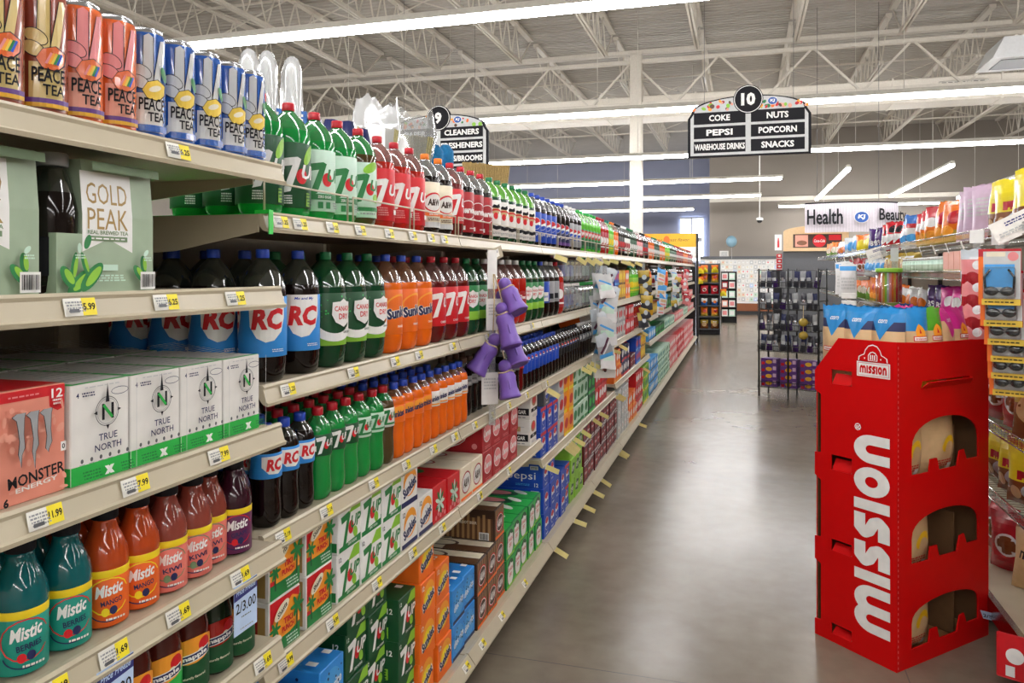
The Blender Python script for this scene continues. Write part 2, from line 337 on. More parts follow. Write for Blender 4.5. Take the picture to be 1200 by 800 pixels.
c2 = cv7('green', cy=.125, up='green', s=1.2); c2.ell(.01,.185,.03,.014,'lime',.5); c2.ell(.03,.09,.014,.014,'lime'); c2.rect(-.075,.05,.075,.062,'green'); c2.lines(.0,.042,.05,.008,1,'grey')
SL2 = two_litre('brownpet', 'greenspace', 'capred', c2, 'mint', .03, .2, .225, a0=-.5)
c = cv7('white', cy=.125, up='white', s=1.25); c.lines(-.015,.06,.03,.03,4,'pink'); c.rect(.02,.05,.032,.066,'white')
CZ2 = two_litre('redsoda', 'redspace', 'capred', c, 'red', .03, .2, .222, a0=-.5)
c = CV(); c.ell(0,.125,.044,.036,'red',.25); c.ell(.002,.124,.039,.031,'offwhite',.25); c.text('A&W', .002,.124,.026,'dbrown', w=.056, bold=.05, shear=.1); c.rect(-.08,.072,.08,.088,'orange'); c.text('ZERO SUGAR',0,.08,.008,'white',w=.04); c.rect(-.08,.03,.08,.05,'lgrey'); c.lines(0,.06,.05,.012,2,'brown')
AW2 = two_litre('cola', 'headspace', 'caporange', c, 'cream', .03, .2, .222, a0=-.5)
def scriptc(bg, y=.125, s=1.0, extra=True):
    c = CV(); c.ell(0,y,.046*s,.04*s,'white'); c.ell(0,y,.043*s,.037*s,bg); c.text('Cheerwine',0,y,.03*s,'white',w=.082*s,bold=.03,shear=.3)
    if extra: c.rect(-.03*s,y-.085*s,-.016*s,y-.068*s,'white'); c.lines(.02*s,y-.078*s,.03*s,.008*s,1,'white')
    return c
CH2 = two_litre('cola', 'headspace', 'capred', scriptc('dred'), 'dred', .03, .2, .222, a0=-.55)
c = CV(); c.ell(.0,.15,.02,.022,'tan'); c.poly([(-.024,.165),(-.012,.18),(.004,.176),(.02,.184),(.026,.168),(.01,.162)],'ink'); c.arc(.0,.125,.05,.03,30,170,.008,'red'); c.ell(-.002,.126,.012,.016,'red'); c.poly([(-.07,.075),(-.03,.088),(0,.078),(.035,.084),(.07,.07),(.07,.055),(.03,.066),(0,.06),(-.03,.07),(-.07,.058)],'ink'); c.lines(0,.045,.06,.012,2,'grey')
VN2 = two_litre('dgreenpet', 'limespace', 'capgreen', c, 'offwhite', .03, .2, .215, a0=-.6)
c = CV(); globe(c, 0, .135, .034); c.text('pepsi', 0, .075, .02, 'white', w=.05)
PP2 = two_litre('cola', 'headspace', 'capblue', c, 'pblue', .03, .2, .222, a0=-.8)
c = CV(); globe(c, 0, .135, .032); c.text('pepsi', 0, .078, .018, 'white', w=.05); c.rect(-.08,.03,.08,.05,'purple')
PK2 = two_litre('cola', 'headspace', 'capblue', c, 'navy', .03, .16, .222, a0=-.8, seg=24)
c = CV(); globe(c, 0, .125, .03); c.text('diet', 0, .08, .012, 'pblue', w=.03)
PD2 = two_litre('cola', 'headspace', 'white', c, 'grey', .03, .19, .222, a0=-.8, seg=24)
c = CV(); c.poly([(-.045,.14),(-.01,.17),(.045,.15),(.02,.11),(-.03,.1)],'red'); c.text('DEW',0,.135,.03,'white',w=.066,bold=.05,shear=.2); c.rect(-.06,.05,.06,.09,'dgreen')
DW2 = two_litre('limepet', 'limespace', 'bgreen', c, 'green', .03, .17, .222, a0=-.8, seg=24)
def plain2(liq, sp, cp, bandm, m2):
    c = CV(); c.ell(0,.12,.036,.03,m2); c.rect(-.05,.06,.05,.07,m2)
    return two_litre(liq, sp, cp, c, bandm, .04, .19, .222, a0=-.8, seg=20)
RD2 = plain2('redsoda','redspace','capred','dred','white'); TL2 = plain2('limepet','limespace','teal','lime','yellow'); OR2 = plain2('orangesoda','orangespace','caporange','orange','white'); DK2 = plain2('cola','headspace','ink','black','red'); WH2 = plain2('cola','headspace','white','offwhite','dred'); GD2 = plain2('dgreenpet','limedark','capgreen','dgreen','white'); PKK = plain2('cherry','redspace','white','pink','white')
c = CV(); c.ell(0,.13,.04,.03,'dred'); c.text('Cheer',0,.13,.02,'white',w=.05,shear=.3)
CW2 = two_litre('redsoda','redspace','white', c, 'dred', .07, .15, .222, a0=-.5, bands=((.142,.148,'tan'),))
c = CV(); dots(c,-.05,.16,.05,.2,10,'bgreen',.002,9); seal(c,.006,.145,.9); c.rect(-.04,.066,.04,.08,'lime')
CB2 = two_litre('dgreenpet','limedark','capgreen', c, 'green', .06, .2, .215, a0=-.8, bands=((.06,.095,'lime'),))
c = CV(); c.rect(-.03,.09,.03,.14,'white'); c.text('pepsi',0,.115,.018,'pblue',w=.05)
PB2 = two_litre('cola','headspace','capblue', c, 'pblue', .08, .2, .222, a0=-.8, seg=24)
c = CV(); c.rect(-.03,.1,.03,.13,'ink')
GY2 = two_litre('cola','headspace','lgrey', c, 'grey', .08, .2, .222, a0=-.8, seg=24)
# --- half litre kinds
c = CV(); c.poly([(-.03,.166),(.034,.166),(.03,.136),(.01,.124),(-.014,.126),(-.03,.142)],'white'); c.text('RC',.001,.146,.028,'red',w=.042,bold=.05,shear=.15)
RCs = small_bottle('cola','darkspace','capblue', c, 'rcblue', .115,.172, reps=(0,1.9,3.8), a0=-.4)
RCs.parts[1][1]
c = cv7('white', cy=.145, up='white', s=.6); c.rect(-.034,.128,-.024,.142,'white')
SUs = small_bottle('greenpet','greenspace','capred', c, 'dgreen', .115,.17, a0=-.45, reps=(0,2.2))
c = cv7('green', cy=.147, up='green', s=.6); c.rect(-.04,.122,.04,.128,'green')
SZs = small_bottle('greenpet','greenspace','capred', c, 'mint', .115,.172, a0=-.55, reps=(0,2.2))
SLs = small_bottle('brownpet','greenspace','capred', c, 'offwhite', .115,.172, a0=-.55)
c = CV(); c.ell(0,.15,.03,.014,'lorange',.3); c.text('Sunkist',.002,.142,.02,'navy',w=.05,bold=.05,rot=.15)
SKs = small_bottle('orangesoda','orangespace','capblue', c, 'orange', .115,.168, a0=-.7, reps=(0,2))
c = CV(); c.text('Sunkist',.006,.142,.018,'navy',w=.044,bold=.05,rot=.15); c.ell(-.026,.148,.008,.012,'pink'); c.rect(-.03,.12,.03,.125,'lorange')
SDs = small_bottle('orangesoda','orangespace','capblue', c, 'offwhite', .115,.168, a0=-.7, reps=(0,2))
c = CV(); c.text('CAFFEINE FREE',0,.146,.006,'ink',w=.04); c.ell(0,.135,.02,.006,'lgrey')
CFs = small_bottle('cola','headspace','brown', c, 'grey', .125,.165, a0=-.7)
c = CV(); c.ell(0,.142,.014,.014,'lgrey')
AWs = small_bottle('cola','headspace','white', c, 'dgrey', .115,.165, a0=-.8, seg=18)
c = CV(); globe(c,0,.142,.014)
PPs = small_bottle('cola','headspace','capblue', c, 'pblue', .08,.168, a0=-.85, seg=18, reps=(0,2))
PZs = small_bottle('cola','headspace','ink', c, 'black', .09,.168, a0=-.85, seg=18, reps=(0,2))
c = CV(); c.ell(0,.142,.018,.016,'white'); RDs = small_bottle('cherry','redspace','capred', c, 'red', .115,.168, a0=-.8, seg=18)
# --- fruit drink and juice bottles
MIST = [(.027,0),(.033,.003),(.0355,.012),(.0362,.03),(.0362,.098),(.0375,.102),(.0375,.112),(.0362,.118),(.0345,.128),(.0275,.146),(.0215,.158),(.0185,.17),(.0185,.178)]
def mist(liq, lab, m2, word, a0):
    c = CV(); c.arc(0,.055,.034,.03,20,330,.002,m2); c.text('Mistic',.0,.066,.02,'white',w=.046,bold=.03,shear=.35,rot=.14); c.text(word,.004,.046,.009,'navy',w=.034,rot=.14); c.ell(-.006,.03,.006,.007,m2); c.ell(.006,.032,.006,.007,'navy'); c.arc(0,.035,.03,.02,190,300,.002,'navy'); c.lines(.01,.018,.03,.006,1,'offwhite')
    d = CV()
    p = two_litre(liq, liq, 'ink', c, lab, .006,.088,.17, prof=MIST, H=.197, R=.0364, cap_r=.0205, seg=28, a0=a0, name='juice_bottle', bands=((.086,.098,'yellow'),))
    return p
MT = mist('tealjuice','mistteal','red','BERRIES',-.5); MO = mist('orangejuice','mistorange','yellow','MANGO',-.6); MP = mist('peachjuice','mistpeach','olive' if 0 else 'dsage','KIWI',-.65); MU = mist('purplejuice','mistpurple','red','GRAPE',-.7)
SNAP = [(.027,0),(.033,.003),(.036,.012),(.037,.04),(.036,.07),(.0368,.11),(.0362,.125),(.031,.147),(.0235,.165),(.019,.176),(.019,.185)]
def snap(liq, lab, m2):
    c = CV(); c.ell(0,.085,.05,.024,m2,.2); c.ell(.022,.092,.013,.014,'red'); c.ell(.014,.078,.008,.009,'cream'); c.poly([(-.034,.058),(.034,.072),(.034,.088),(-.034,.074)],'white'); c.poly([(-.032,.060),(.032,.0735),(.032,.086),(-.032,.0725)],'navy'); c.text('snapple',0,.073,.011,'white',w=.054,bold=.04,rot=.2); c.text('naturally flavored',0,.035,.006,'cream',w=.044,rot=.1)
    return two_litre(liq, liq, 'navy', c, lab, .008,.1,.18, prof=SNAP, H=.204, R=.0372, cap_r=.021, seg=28, a0=-.62, name='juice_bottle')
SN1 = snap('applejuice','maroon','green'); SN2 = snap('applejuice','bgreen','lorange'); SN3 = snap('darkgreenjuice','dgreen','redsoda')
SN1 = snap('applejuice','dgreen','lorange'); SN4 = snap('applejuice','maroon','lime')
# --- tall cans
def can(base, fing, m3, m4, leaf, a0):
    b = MB(); R = .0365
    b.lathe([(.026,0,'silver'),(.028,.003,'silver'),(.0362,.012,base),(R,.016,base),(R,.184,base),(.0345,.192,base),(.0305,.198,'silver'),(.0312,.2005,'silver'),(.0312,.202,'silver'),(.029,.202,'silver'),(.0285,.198,'silver')], 40)
    c = CV()
    c.rect(-.022,.018,.026,.085,m4)                                   # wrist and name plate
    c.poly([(-.012,.1),(-.01,.185),(-.002,.19),(.006,.184),(.006,.1)],fing); c.poly([(.004,.1),(.018,.18),(.027,.182),(.03,.174),(.018,.1)],fing)
    c.line(.006,.1,.006,.184,.0012,'ink'); c.line(-.0125,.1,-.0105,.185,.0012,'ink'); c.line(.004,.1,.018,.18,.0012,'ink')
    for px, py, r1, r2, rt in ((-.013,.122,.0175,.0115,-.55),(-.016,.104,.0165,.011,-.55)): c.ell(px,py,r1,r2,'ink',rt); c.ell(px,py,r1-.0013,r2-.0013,fing,rt)
    hx = [(-.012,.09),(-.004,.076),(.014,.074),(.026,.086),(.028,.102),(.012,.11),(-.004,.104)]; c.poly([(x*1.08,.092+(y-.092)*1.08) for x, y in hx],'ink'); c.poly(hx,m3)
    if leaf: c.ell(.026,.122,.006,.014,'green',.4); c.ell(.008,.092,.015,.009,'lemon',.4); c.ell(.008,.094,.011,.005,'cream',.4); c.rect(-.03,.018,.034,.03,base); c.poly([(-.03,.034),(-.022,.042),(-.014,.034),(-.022,.026)],m4)
    else:
        for t_, mm in enumerate(('pink','lorange','lemon','green','pblue')): c.line(.0+.0035*t_,.083,.007+.0035*t_,.1,.0032,mm)
        c.rect(-.03,.018,.034,.024,'gold'); c.rect(-.03,.024,.034,.031,'purple')
    c.text('PEACE',.004,.066,.022,'ink',w=.042,bold=.02); c.text('TEA',.01,.044,.016,'ink',w=.028,bold=.02)
    c.cyl(b, R+.0002, 0, a0)
    t = MB(); t.tube([(-.008,.004,.2),(0,0,.2015),(.009,-.004,.2005)],.004,'silver',6)
    return Proto('drink_can','can',[('body',b.mesh('body')),('pull_tab',t.mesh('pull_tab'))])
CNB = can('canblue','lgrey','lemon','offwhite',True,-.55); CNO = can('canorange','pink','canorange','salmon',False,-.55); CNG = can('candark','cangold','canorange','cangold',False,-.55)

# --- cartons. local: front face = +x at x=0, box runs back to -x; width centred on y; base z=0
def carton(D, W, H, base, front=None, side=None, top=None, name='drink_carton', edge=None, bev=.002, cat='carton', other=None):
    b = MB(); b.box((-D,-W/2,0),(0,W/2,H), base, bev)
    if front: front.put(b, lambda x,y,e: (e, x, y+H/2))
    if side: side.put(b, lambda x,y,e: (-D/2+x, -W/2-e, y+H/2))
    if other: other.put(b, lambda x,y,e: (-D/2-x, W/2+e, y+H/2))
    if top: top.put(b, lambda x,y,e: (-D/2+y, x, H+e))
    return single(name, cat, b)
W12, H12, D12 = .126, .131, .40
def f12(): return CV()
def twelve(c, x, y, h=.018, mat='white'): c.text('12', x, y, h, mat, bold=.03); return c
w2, h2 = W12/2-.003, H12/2-.003
# shasta tiki punch
c = CV(); c.rect(-w2,-h2,w2,h2,'red'); c.poly([(-w2,-.02),(w2,-.02),(w2,.04),(.03,h2-.01),(-.02,.03),(-w2,.0)],'lorange'); c.ell(0,-.0,.05,.05,'lorange'); c.poly([(-w2,-h2),(w2,-h2),(w2,-.02),(.02,-.03),(-w2,-.03)],'green')
c.line(-.04,-.045,-.042,-.005,.006,'dgreen')
for k in range(6): a = k*1.05; c.ell(-.042+.011*cos(a),-.002+.008*sin(a),.012,.004,'green',a)
c.line(.045,-.04,.046,.02,.006,'dgreen')
for k in range(6): a = k*1.05; c.ell(.046+.014*cos(a),.022+.012*sin(a),.015,.005,'green',a)
c.ell(-.018,.035,.032,.014,'cream',.5); c.text('Shasta',-.018,.035,.013,'ink',w=.042,shear=.3,rot=.5); c.text('TIKI',.006,.006,.014,'red',w=.036,bold=.05); c.text('PUNCH',.006,-.012,.014,'red',w=.05,bold=.05); c.lines(.02,-.042,.045,.02,3,'mint')
s_ = CV(); s_.rect(-.19,-.055,.19,.055,'bronze'); s_.rect(-.185,-.052,.17,.052,'dred'); twelve(s_,.14,.035); s_.rect(-.1,-.05,.17,-.03,'dgreen'); s_.text('TIKI PUNCH',-.02,.01,.03,'lorange',w=.2); s_.rect(.14,-.02,.165,.005,'green')
t_ = CV(); t_.rect(-.055,-.18,.055,.18,'dred')
TIKI = carton(D12,W12,H12,'offwhite',c,s_,t_)
def seven12(bg, m7, up, stripe, name=None):
    c = CV(); c.rect(-w2,-h2,w2,h2,bg); c.it += cv7(m7, cy=-.004, up=up, s=1.15).it; c.poly([(-.005,.03),(.03,h2),(w2,h2),(w2,.03)],'lime'); c.ell(.03,-.03,.012,.016,'lime',.4); c.poly([(-w2,-h2),(w2,-h2),(w2,-.042),(-w2,-.05)],stripe); c.text('ZERO SUGAR',.012,-.052,.007,'white',w=.05); c.text('12',-.05,.048,.012,'ink' if bg != 'dgreen' else 'white'); return c
s_ = CV(); s_.rect(.1,-.06,.196,-.035,'green'); s_.text('7UP',0,0,.06,'green',w=.16,shear=.2); twelve(s_,.17,.03,mat='ink')
Z712 = carton(D12,W12,H12,'white',seven12('white','green','green','green'),s_)
s_ = CV(); s_.text('7UP',0,-.01,.055,'white',w=.15,shear=.2,bold=.05); s_.ell(-.05,.03,.05,.02,'green',.2); twelve(s_,.17,.03); s_.rect(.09,-.055,.165,-.02,'lime'); s_.lines(.127,-.037,.07,.03,4,'dgreen'); s_.ell(.0,-.03,.02,.016,'lemon')
t_ = CV(); t_.text('7UP',0,.05,.05,'white',w=.1); t_.ell(-.02,-.06,.03,.05,'green'); t_.rect(.03,.14,.05,.165,'white')
S712 = carton(D12,W12,H12,'dgreen',seven12('dgreen','white','white','dgreen'),s_,t_)
def sunk(bg, stripe):
    c = CV(); c.rect(-w2,-h2,w2,h2,bg); c.ell(.005,.01,.05,.045,'lorange',.4); c.ell(0,.0,.04,.03,bg if bg != 'orange' else 'yellow',.4); c.text('Sunkist',0,-.006,.036,'white',w=.108,bold=.1,rot=.35); c.text('Sunkist',0,-.006,.034,'navy',w=.1,bold=.05,rot=.35); c.text('12',-.045,.046,.016,'white' if bg == 'orange' else 'ink')
    c.rect(-w2,-h2,w2,-.046,stripe); return c
s_ = CV(); s_.text('Sunkist',0,0,.06,'navy',w=.25,rot=.1)
SKZ = carton(D12,W12,H12,'offwhite',sunk('offwhite','navy'),s_)
SK12 = carton(D12,W12,H12,'orange',sunk('orange','orange'),CV().text('Sunkist',0,0,.06,'navy',w=.25,rot=.1),CV().text('12',.03,.15,.03,'white'))
# red with green burst
c = CV(); c.rect(-w2,-h2,w2,h2,'red')
for k in range(9): a = k*.7; c.ell(.022*cos(a),.026*sin(a),.022,.007,'green' if k % 2 else 'mint',a)
c.text('squirt',0,0,.02,'offwhite',w=.06,shear=.2,rot=.3)
for k in range(5): c.ell(-.04+.02*k,-.045+.01*(k % 2),.009,.008,'pink')
t_ = CV(); t_.ell(0,0,.04,.08,'green'); t_.ell(0,.0,.03,.05,'salmon')
RB12 = carton(D12,W12,H12,'red',c,CV().rect(-.05,-.04,.1,.04,'pink'),t_)
def awf(bg, ring, plank):
    c = CV(); c.rect(-w2,-h2,w2,h2,bg)
    if plank:
        for k in range(5): c.rect(-w2+.024*k,-h2,-w2+.024*k+.012,h2,plank)
    c.ell(0,0,.05,.042,ring,.2); c.ell(0,0,.044,.036,'white',.2); c.ell(0,0,.041,.033,'dbrown' if plank else 'offwhite',.2); c.text('A&W',0,0,.034,'white' if plank else 'dbrown',w=.068,bold=.04); c.rect(-w2,-h2,w2,-.05,'orange'); return c
s_ = CV(); s_.rect(-.19,-.062,.19,.03,'brown')
for k in range(16): s_.rect(-.19+.024*k,-.062,-.19+.024*k+.012,.03+.008*(k % 3),'kraft')
s_.ell(-.06,0,.075,.055,'offwhite'); s_.ell(-.06,0,.07,.05,'dbrown'); s_.text('A&W',-.06,0,.05,'offwhite',w=.11,bold=.04); s_.text('ROOT BEER',.08,.008,.012,'cream',w=.08); s_.rect(.13,-.062,.175,-.03,'white'); s_.bars(.133,-.06,.172,-.033,'ink'); twelve(s_,.17,.045,.014,'dbrown')
t_ = CV(); t_.rect(-.06,-.19,.06,.19,'cream'); t_.rect(-.06,.0,.0,.19,'brown'); t_.ell(.01,-.04,.035,.09,'dbrown'); t_.ell(.01,-.04,.028,.075,'cream')
AW12 = carton(D12,W12,H12,'dbrown',awf('kraft','red','brown'),s_,t_)
t_ = CV(); t_.ell(0,-.02,.04,.09,'dred'); t_.ell(0,-.02,.035,.08,'offwhite'); t_.rect(-.06,.1,.06,.19,'cream')
AWZ = carton(D12,W12,H12,'cream',awf('cream','dred',None),CV().text('A&W',0,0,.05,'dbrown',w=.14),t_)
c = CV(); c.ell(0,.008,.048,.04,'white'); c.ell(0,.008,.044,.036,'pink'); c.text('Cheerwine',0,.008,.03,'white',w=.084,shear=.3,bold=.03); c.lines(0,-.05,.07,.012,2,'pink')
s_ = CV(); s_.ell(-.02,0,.15,.058,'white'); s_.ell(-.02,0,.146,.054,'dred'); s_.text('Cheerwine',-.02,.014,.05,'white',w=.24,shear=.25,bold=.03); s_.text('ZERO',.02,-.03,.016,'white',w=.07); s_.ell(.165,-.04,.012,.012,'pink')
CH12 = carton(D12,W12,H12,'dred',c,s_,CV().ell(0,0,.05,.14,'pink'))
c = CV(); c.ell(0,.025,.045,.028,'kraft'); c.ell(0,.028,.03,.02,'red'); c.rect(-w2,-.03,w2,-.012,'ink'); c.text('ZERO',0,-.02,.01,'white',w=.03); c.lines(0,-.05,.08,.012,2,'grey')
s_ = CV(); s_.rect(.04,-.045,.19,-.01,'ink'); s_.text('ZERO SUGAR',.11,-.028,.02,'white',w=.13,bold=.03); s_.lines(.11,-.055,.13,.01,1,'grey'); s_.rect(.05,.025,.17,.03,'lgrey'); s_.rect(.12,.005,.15,.03,'tan')
ZS12 = carton(D12,W12,H12,'offwhite',c,s_)
def pep(base, top=None, gl=.036):
    c = CV()
    if top: c.rect(-w2,.044,w2,h2,top)
    globe(c,.0,.002,gl); c.text('pepsi',0,-.05,.015,'white',w=.045); return c
s_ = CV(); s_.text('pepsi',.08,-.005,.05,'white',w=.16,bold=0); s_.rect(.13,.035,.175,.055,'lgrey'); s_.lines(.152,.045,.035,.012,2,'ink'); s_.text('12',.165,-.045,.02,'white'); s_.lines(.09,-.045,.08,.012,2,'skyblue'); globe(s_,-.08,0,.05)
t_ = CV(); t_.rect(-.04,.13,.0,.17,'skyblue'); globe(t_,0,0,.045)
P12 = carton(D12,W12,H12,'pblue',pep('pblue'),s_,t_)
PC12 = carton(D12,W12,H12,'pblue',pep('pblue','red'),s_,CV().rect(-.06,-.19,.06,.19,'pblue'))
PG12 = carton(D12,W12,H12,'dgrey',pep('dgrey'),CV().rect(.12,.025,.18,.05,'lgrey').lines(.1,-.03,.12,.03,3,'grey'))
c = CV(); c.rect(-w2,-h2,w2,h2,'bgreen'); c.ell(0,.0,.058,.058,'dgreen'); c.ell(0,-.012,.044,.046,'white'); c.it += seal(CV(),0,0,1.1).it; c.rect(-w2,-h2,w2,-.052,'lime')
s_ = CV(); seal(s_,-.02,0,1.4); s_.ell(.1,.0,.06,.02,'white',.3)
t_ = CV(); t_.rect(-.06,-.19,.06,.19,'bgreen'); t_.ell(-.01,-.02,.05,.12,'dgreen'); t_.ell(0,-.03,.035,.09,'pink'); t_.ell(.03,.1,.02,.05,'white',.6)
CD12 = carton(D12,W12,H12,'green',c,s_,t_)
t_ = CV(); t_.ell(0,.04,.04,.08,'red'); t_.text('DEW',0,.04,.03,'white',w=.06,rot=pi/2)
c = CV(); c.rect(-w2,-h2,w2,h2,'lime'); c.poly([(-.05,-.02),(-.01,.04),(.05,.03),(.02,-.03)],'dgreen'); c.text('DEW',0,.005,.03,'white',w=.07,shear=.2)
DW12 = carton(D12,W12,H12,'lime',c,CV().rect(-.1,-.04,.1,.04,'dgreen'),t_)
c = CV(); c.ell(0,.0,.042,.036,'dred'); c.text('DrPepper',0,0,.022,'white',w=.08,shear=.1,bold=.03); c.rect(-w2,-h2,w2,-.05,'lgrey'); c.rect(-w2,.052,w2,h2,'lgrey')
DP12 = carton(D12,W12,H12,'maroon',c,CV().lines(.1,0,.12,.06,3,'dred'))
c = CV(); c.ell(0,.0,.04,.036,'white'); c.text('Dr',0,0,.03,'dred',w=.04)
DPD = carton(D12,W12,H12,'lgrey',c,CV().lines(.1,0,.15,.05,3,'ink'))
def blank12(base, m2, m3):
    c = CV(); c.ell(0,.01,.045,.03,m2,.2); c.rect(-w2,-h2,w2,-.042,m3)
    return carton(D12,W12,H12,base,c,CV().ell(.05,0,.08,.045,m2),CV().ell(0,.05,.04,.08,m2))
OG12 = blank12('orange','white','lorange'); NV12 = blank12('navy','white','red'); GW12 = blank12('mint','green','green'); GB12 = blank12('dgreen','bgreen','bgreen'); WG12 = blank12('lgrey','red','grey'); YL12 = blank12('lorange','red','yellow'); RDX = blank12('red','white','dred'); PKX = blank12('pink','white','red'); GDX = blank12('gold','yellow','brown'); BLX = blank12('pblue','red','skyblue'); LMX = blank12('lime','green','yellow'); SBX = blank12('skyblue','white','navy'); TLX = blank12('mint','teal','green')
c = CV(); c.ell(0,0,.05,.05,'skyblue'); c.text('diet rite',0,0,.026,'white',w=.1,shear=.2,rot=.2); c.rect(-w2,-h2,w2,-.05,'navy'); dots(c,-.05,-.04,.05,.05,14,'navy',.004,6)
t_ = CV(); dots(t_,-.05,-.15,.05,.15,40,'skyblue',.004,5); t_.ell(.0,.02,.052,.12,'rcblue'); t_.text('rite',-.018,.05,.034,'white',w=.1,bold=.06,rot=pi/2); t_.text('PURE ZERO',.022,.03,.016,'white',w=.12,rot=pi/2); t_.rect(-.05,.15,-.03,.18,'white'); t_.rect(.02,.155,.04,.18,'white')
s_ = CV(); dots(s_,-.18,-.05,.18,.05,40,'navy',.006,7); s_.text('diet rite',.0,0,.04,'white',w=.2,shear=.2)
DR12 = carton(D12,W12,H12,'rcblue',c,s_,t_)
# true north four pack and monster twelve pack
def leafy(c): return c
c = CV(); WN, HN = .118, .158; a, b_ = WN/2-.001, HN/2-.001
c.rect(-a,-b_,a,-b_+.029,'bgreen'); c.text('4',-.046,.062,.008,'navy'); c.lines(-.026,.062,.024,.008,2,'navy'); c.arc(.036,.06,.018,.006,0,360,.001,'navy'); c.lines(.0,.073,.07,.003,1,'lgrey')
c.arc(.008,.03,.0235,.0235,0,360,.0012,'dgrey',28); c.arc(.008,.03,.0205,.0205,0,360,.0008,'grey',28); c.poly([(.004,.045),(.008,.076),(.012,.045)],'ink'); c.poly([(-.02,.03),(-.013,.033),(-.013,.027)],'ink'); c.poly([(.036,.03),(.029,.033),(.029,.027)],'ink'); c.poly([(.008,.0),(.0045,.008),(.0115,.008)],'ink'); c.text('N',.008,.03,.026,'ink',bold=.03); c.line(-.001,.041,.017,.019,.005,'bgreen')
c.text('TRUE',.008,-.01,.011,'navy',w=.038,bold=.01); c.text('NORTH',.008,-.026,.011,'navy',w=.054,bold=.01)
for k in range(6): c.ell(-.044+.018*k,-.0405,.0028,.0035,'dgrey'); c.rect(-.049+.018*k,-.0465,-.039+.018*k,-.0455,'grey')
c.text('x',.008,-.064,.014,'white',bold=.1); c.lines(-.028,-.063,.034,.014,3,'green'); c.lines(.04,-.063,.026,.014,3,'green'); c.line(a-.0015,-b_,a-.0015,b_,.001,'lgrey')
s_ = CV(); s_.rect(-.125,-b_,.125,-b_+.029,'bgreen')
t_ = CV(); t_.rect(-a,-.124,-a+.014,.124,'bgreen'); t_.rect(-a,.114,a,.124,'bgreen'); t_.lines(.01,0,.08,.18,14,'lgrey')
TN4 = carton(.25,WN,HN,'offwhite',c,s_,t_,bev=.0015)
c = CV(); WM, HM = .128, .165
c.rect(-.063,.066,.063,.081,'red'); c.poly([(.034,.08),(.062,.08),(.062,.046),(.05,.042),(.036,.05)],'red'); c.text('12',.049,.069,.014,'white',w=.02); c.lines(.049,.056,.016,.01,2,'white'); c.lines(-.01,.073,.05,.004,1,'pink')
for i in range(28):
    q = random.Random(i); c.ell(q.uniform(-.058,.058),q.uniform(-.075,.06),q.uniform(.003,.01),q.uniform(.002,.006),'salmon',q.uniform(0,3),8)
for k, (dx, L) in enumerate(((-.022,.07),(0,.076),(.022,.058))):
    p = [(dx-.013,.046),(dx-.006,.05),(dx+.008,.05),(dx+.006,.042),(dx+.005,.02),(dx+.007,.0),(dx+.002,-.01),(dx+.001,.05-L*1.12),(dx-.003,-.008),(dx-.001,.01),(dx-.004,.03),(dx-.006,.04)]
    c.poly([(x+(.001 if x > dx else -.001), y) for x, y in p],'ink'); c.poly(p,'grey')
c.text('MONSTER',.004,-.044,.017,'ink',w=.094,bold=.02,rot=.06); c.text('ENERGY',.004,-.057,.007,'offwhite',w=.07,rot=.06); c.text('6',-.046,-.072,.013,'ink',bold=.05); c.rect(.044,-.018,.053,-.004,'white'); c.text('0',.0485,-.011,.008,'ink')
MON = carton(.26,WM,HM,'peachbox',c,None,CV().rect(-.06,-.12,.06,.12,'red'),bev=.0015)
# tea carrier with bottles inside
def tea_carrier():
    b = MB(); W, H, D = .20, .218, .13
    prof = [(0,0),(0,.13),(-.008,H),(-.055,H),(-.065,H-.012),(-.075,H),(-D+.008,H),(-D,.13),(-D,0)]
    b.prism([(x,z) for x,z in prof], -W/2+.052, W/2, 'sage'); b.prism([(0,0),(0,.098),(-D,.098),(-D,0)], -W/2, -W/2+.052, 'sage'); b.prism([(-.07,.098),(-.07,.2),(-D,.13),(-D,.098)], -W/2, -W/2+.052, 'dsage')
    c = CV(); c.poly([(-.052,.2),(.052,.2),(.052,.07),(0,.092),(-.052,.07)],'white'); c.text('GOLD',0,.165,.034,'bronze',w=.084,bold=.0); c.text('PEAK',0,.124,.034,'bronze',w=.084,bold=.0); c.text('REAL BREWED TEA',0,.102,.0065,'dsage',w=.084)
    c.rect(-.04,.088,.04,.096,'dsage'); c.lines(0,.092,.07,.004,1,'white'); c.rect(-.018,.04,.018,.05,'mint'); c.lines(0,.028,.06,.012,3,'mint')
    for (x, y, l, w_, r) in ((-.062,.022,.03,.012,.7),(-.04,.03,.03,.012,-.1+.9),(-.075,.045,.024,.006,1.4),(-.055,.05,.02,.005,1.9),(.068,.05,.016,.007,1.7),(.058,.035,.018,.008,2.3),(-.088,.03,.02,.01,2.2)): c.ell(x,y,l,w_,'green',r); c.ell(x+.003,y+.001,l*.7,w_*.6,'lime',r)
    c.rect(.06,.008,.094,.038,'white'); c.bars(.063,.012,.091,.034,'ink'); c.ell(.07,.07,.007,.004,'mint',.8); c.lines(.072,.06,.016,.008,2,'mint'); c.ell(-.072,.075,.004,.008,'mint'); c.lines(-.072,.062,.018,.008,2,'mint'); c.rect(-.045,.2,.1,.214,'dsage'); c.ell(-.06,.085,.012,.006,'green',1.2)
    def fn(x, y, e):
        return ((e if y < .13 else e-(y-.13)/(H-.13)*.008), x, y)
    c.put(b, fn, cut=(0, .0325))
    d = MB()                                                            # leaf print on the ends
    return Proto('tea_carton','carton',[(None,b.mesh('tea_carton'))])
TEA = tea_carrier()
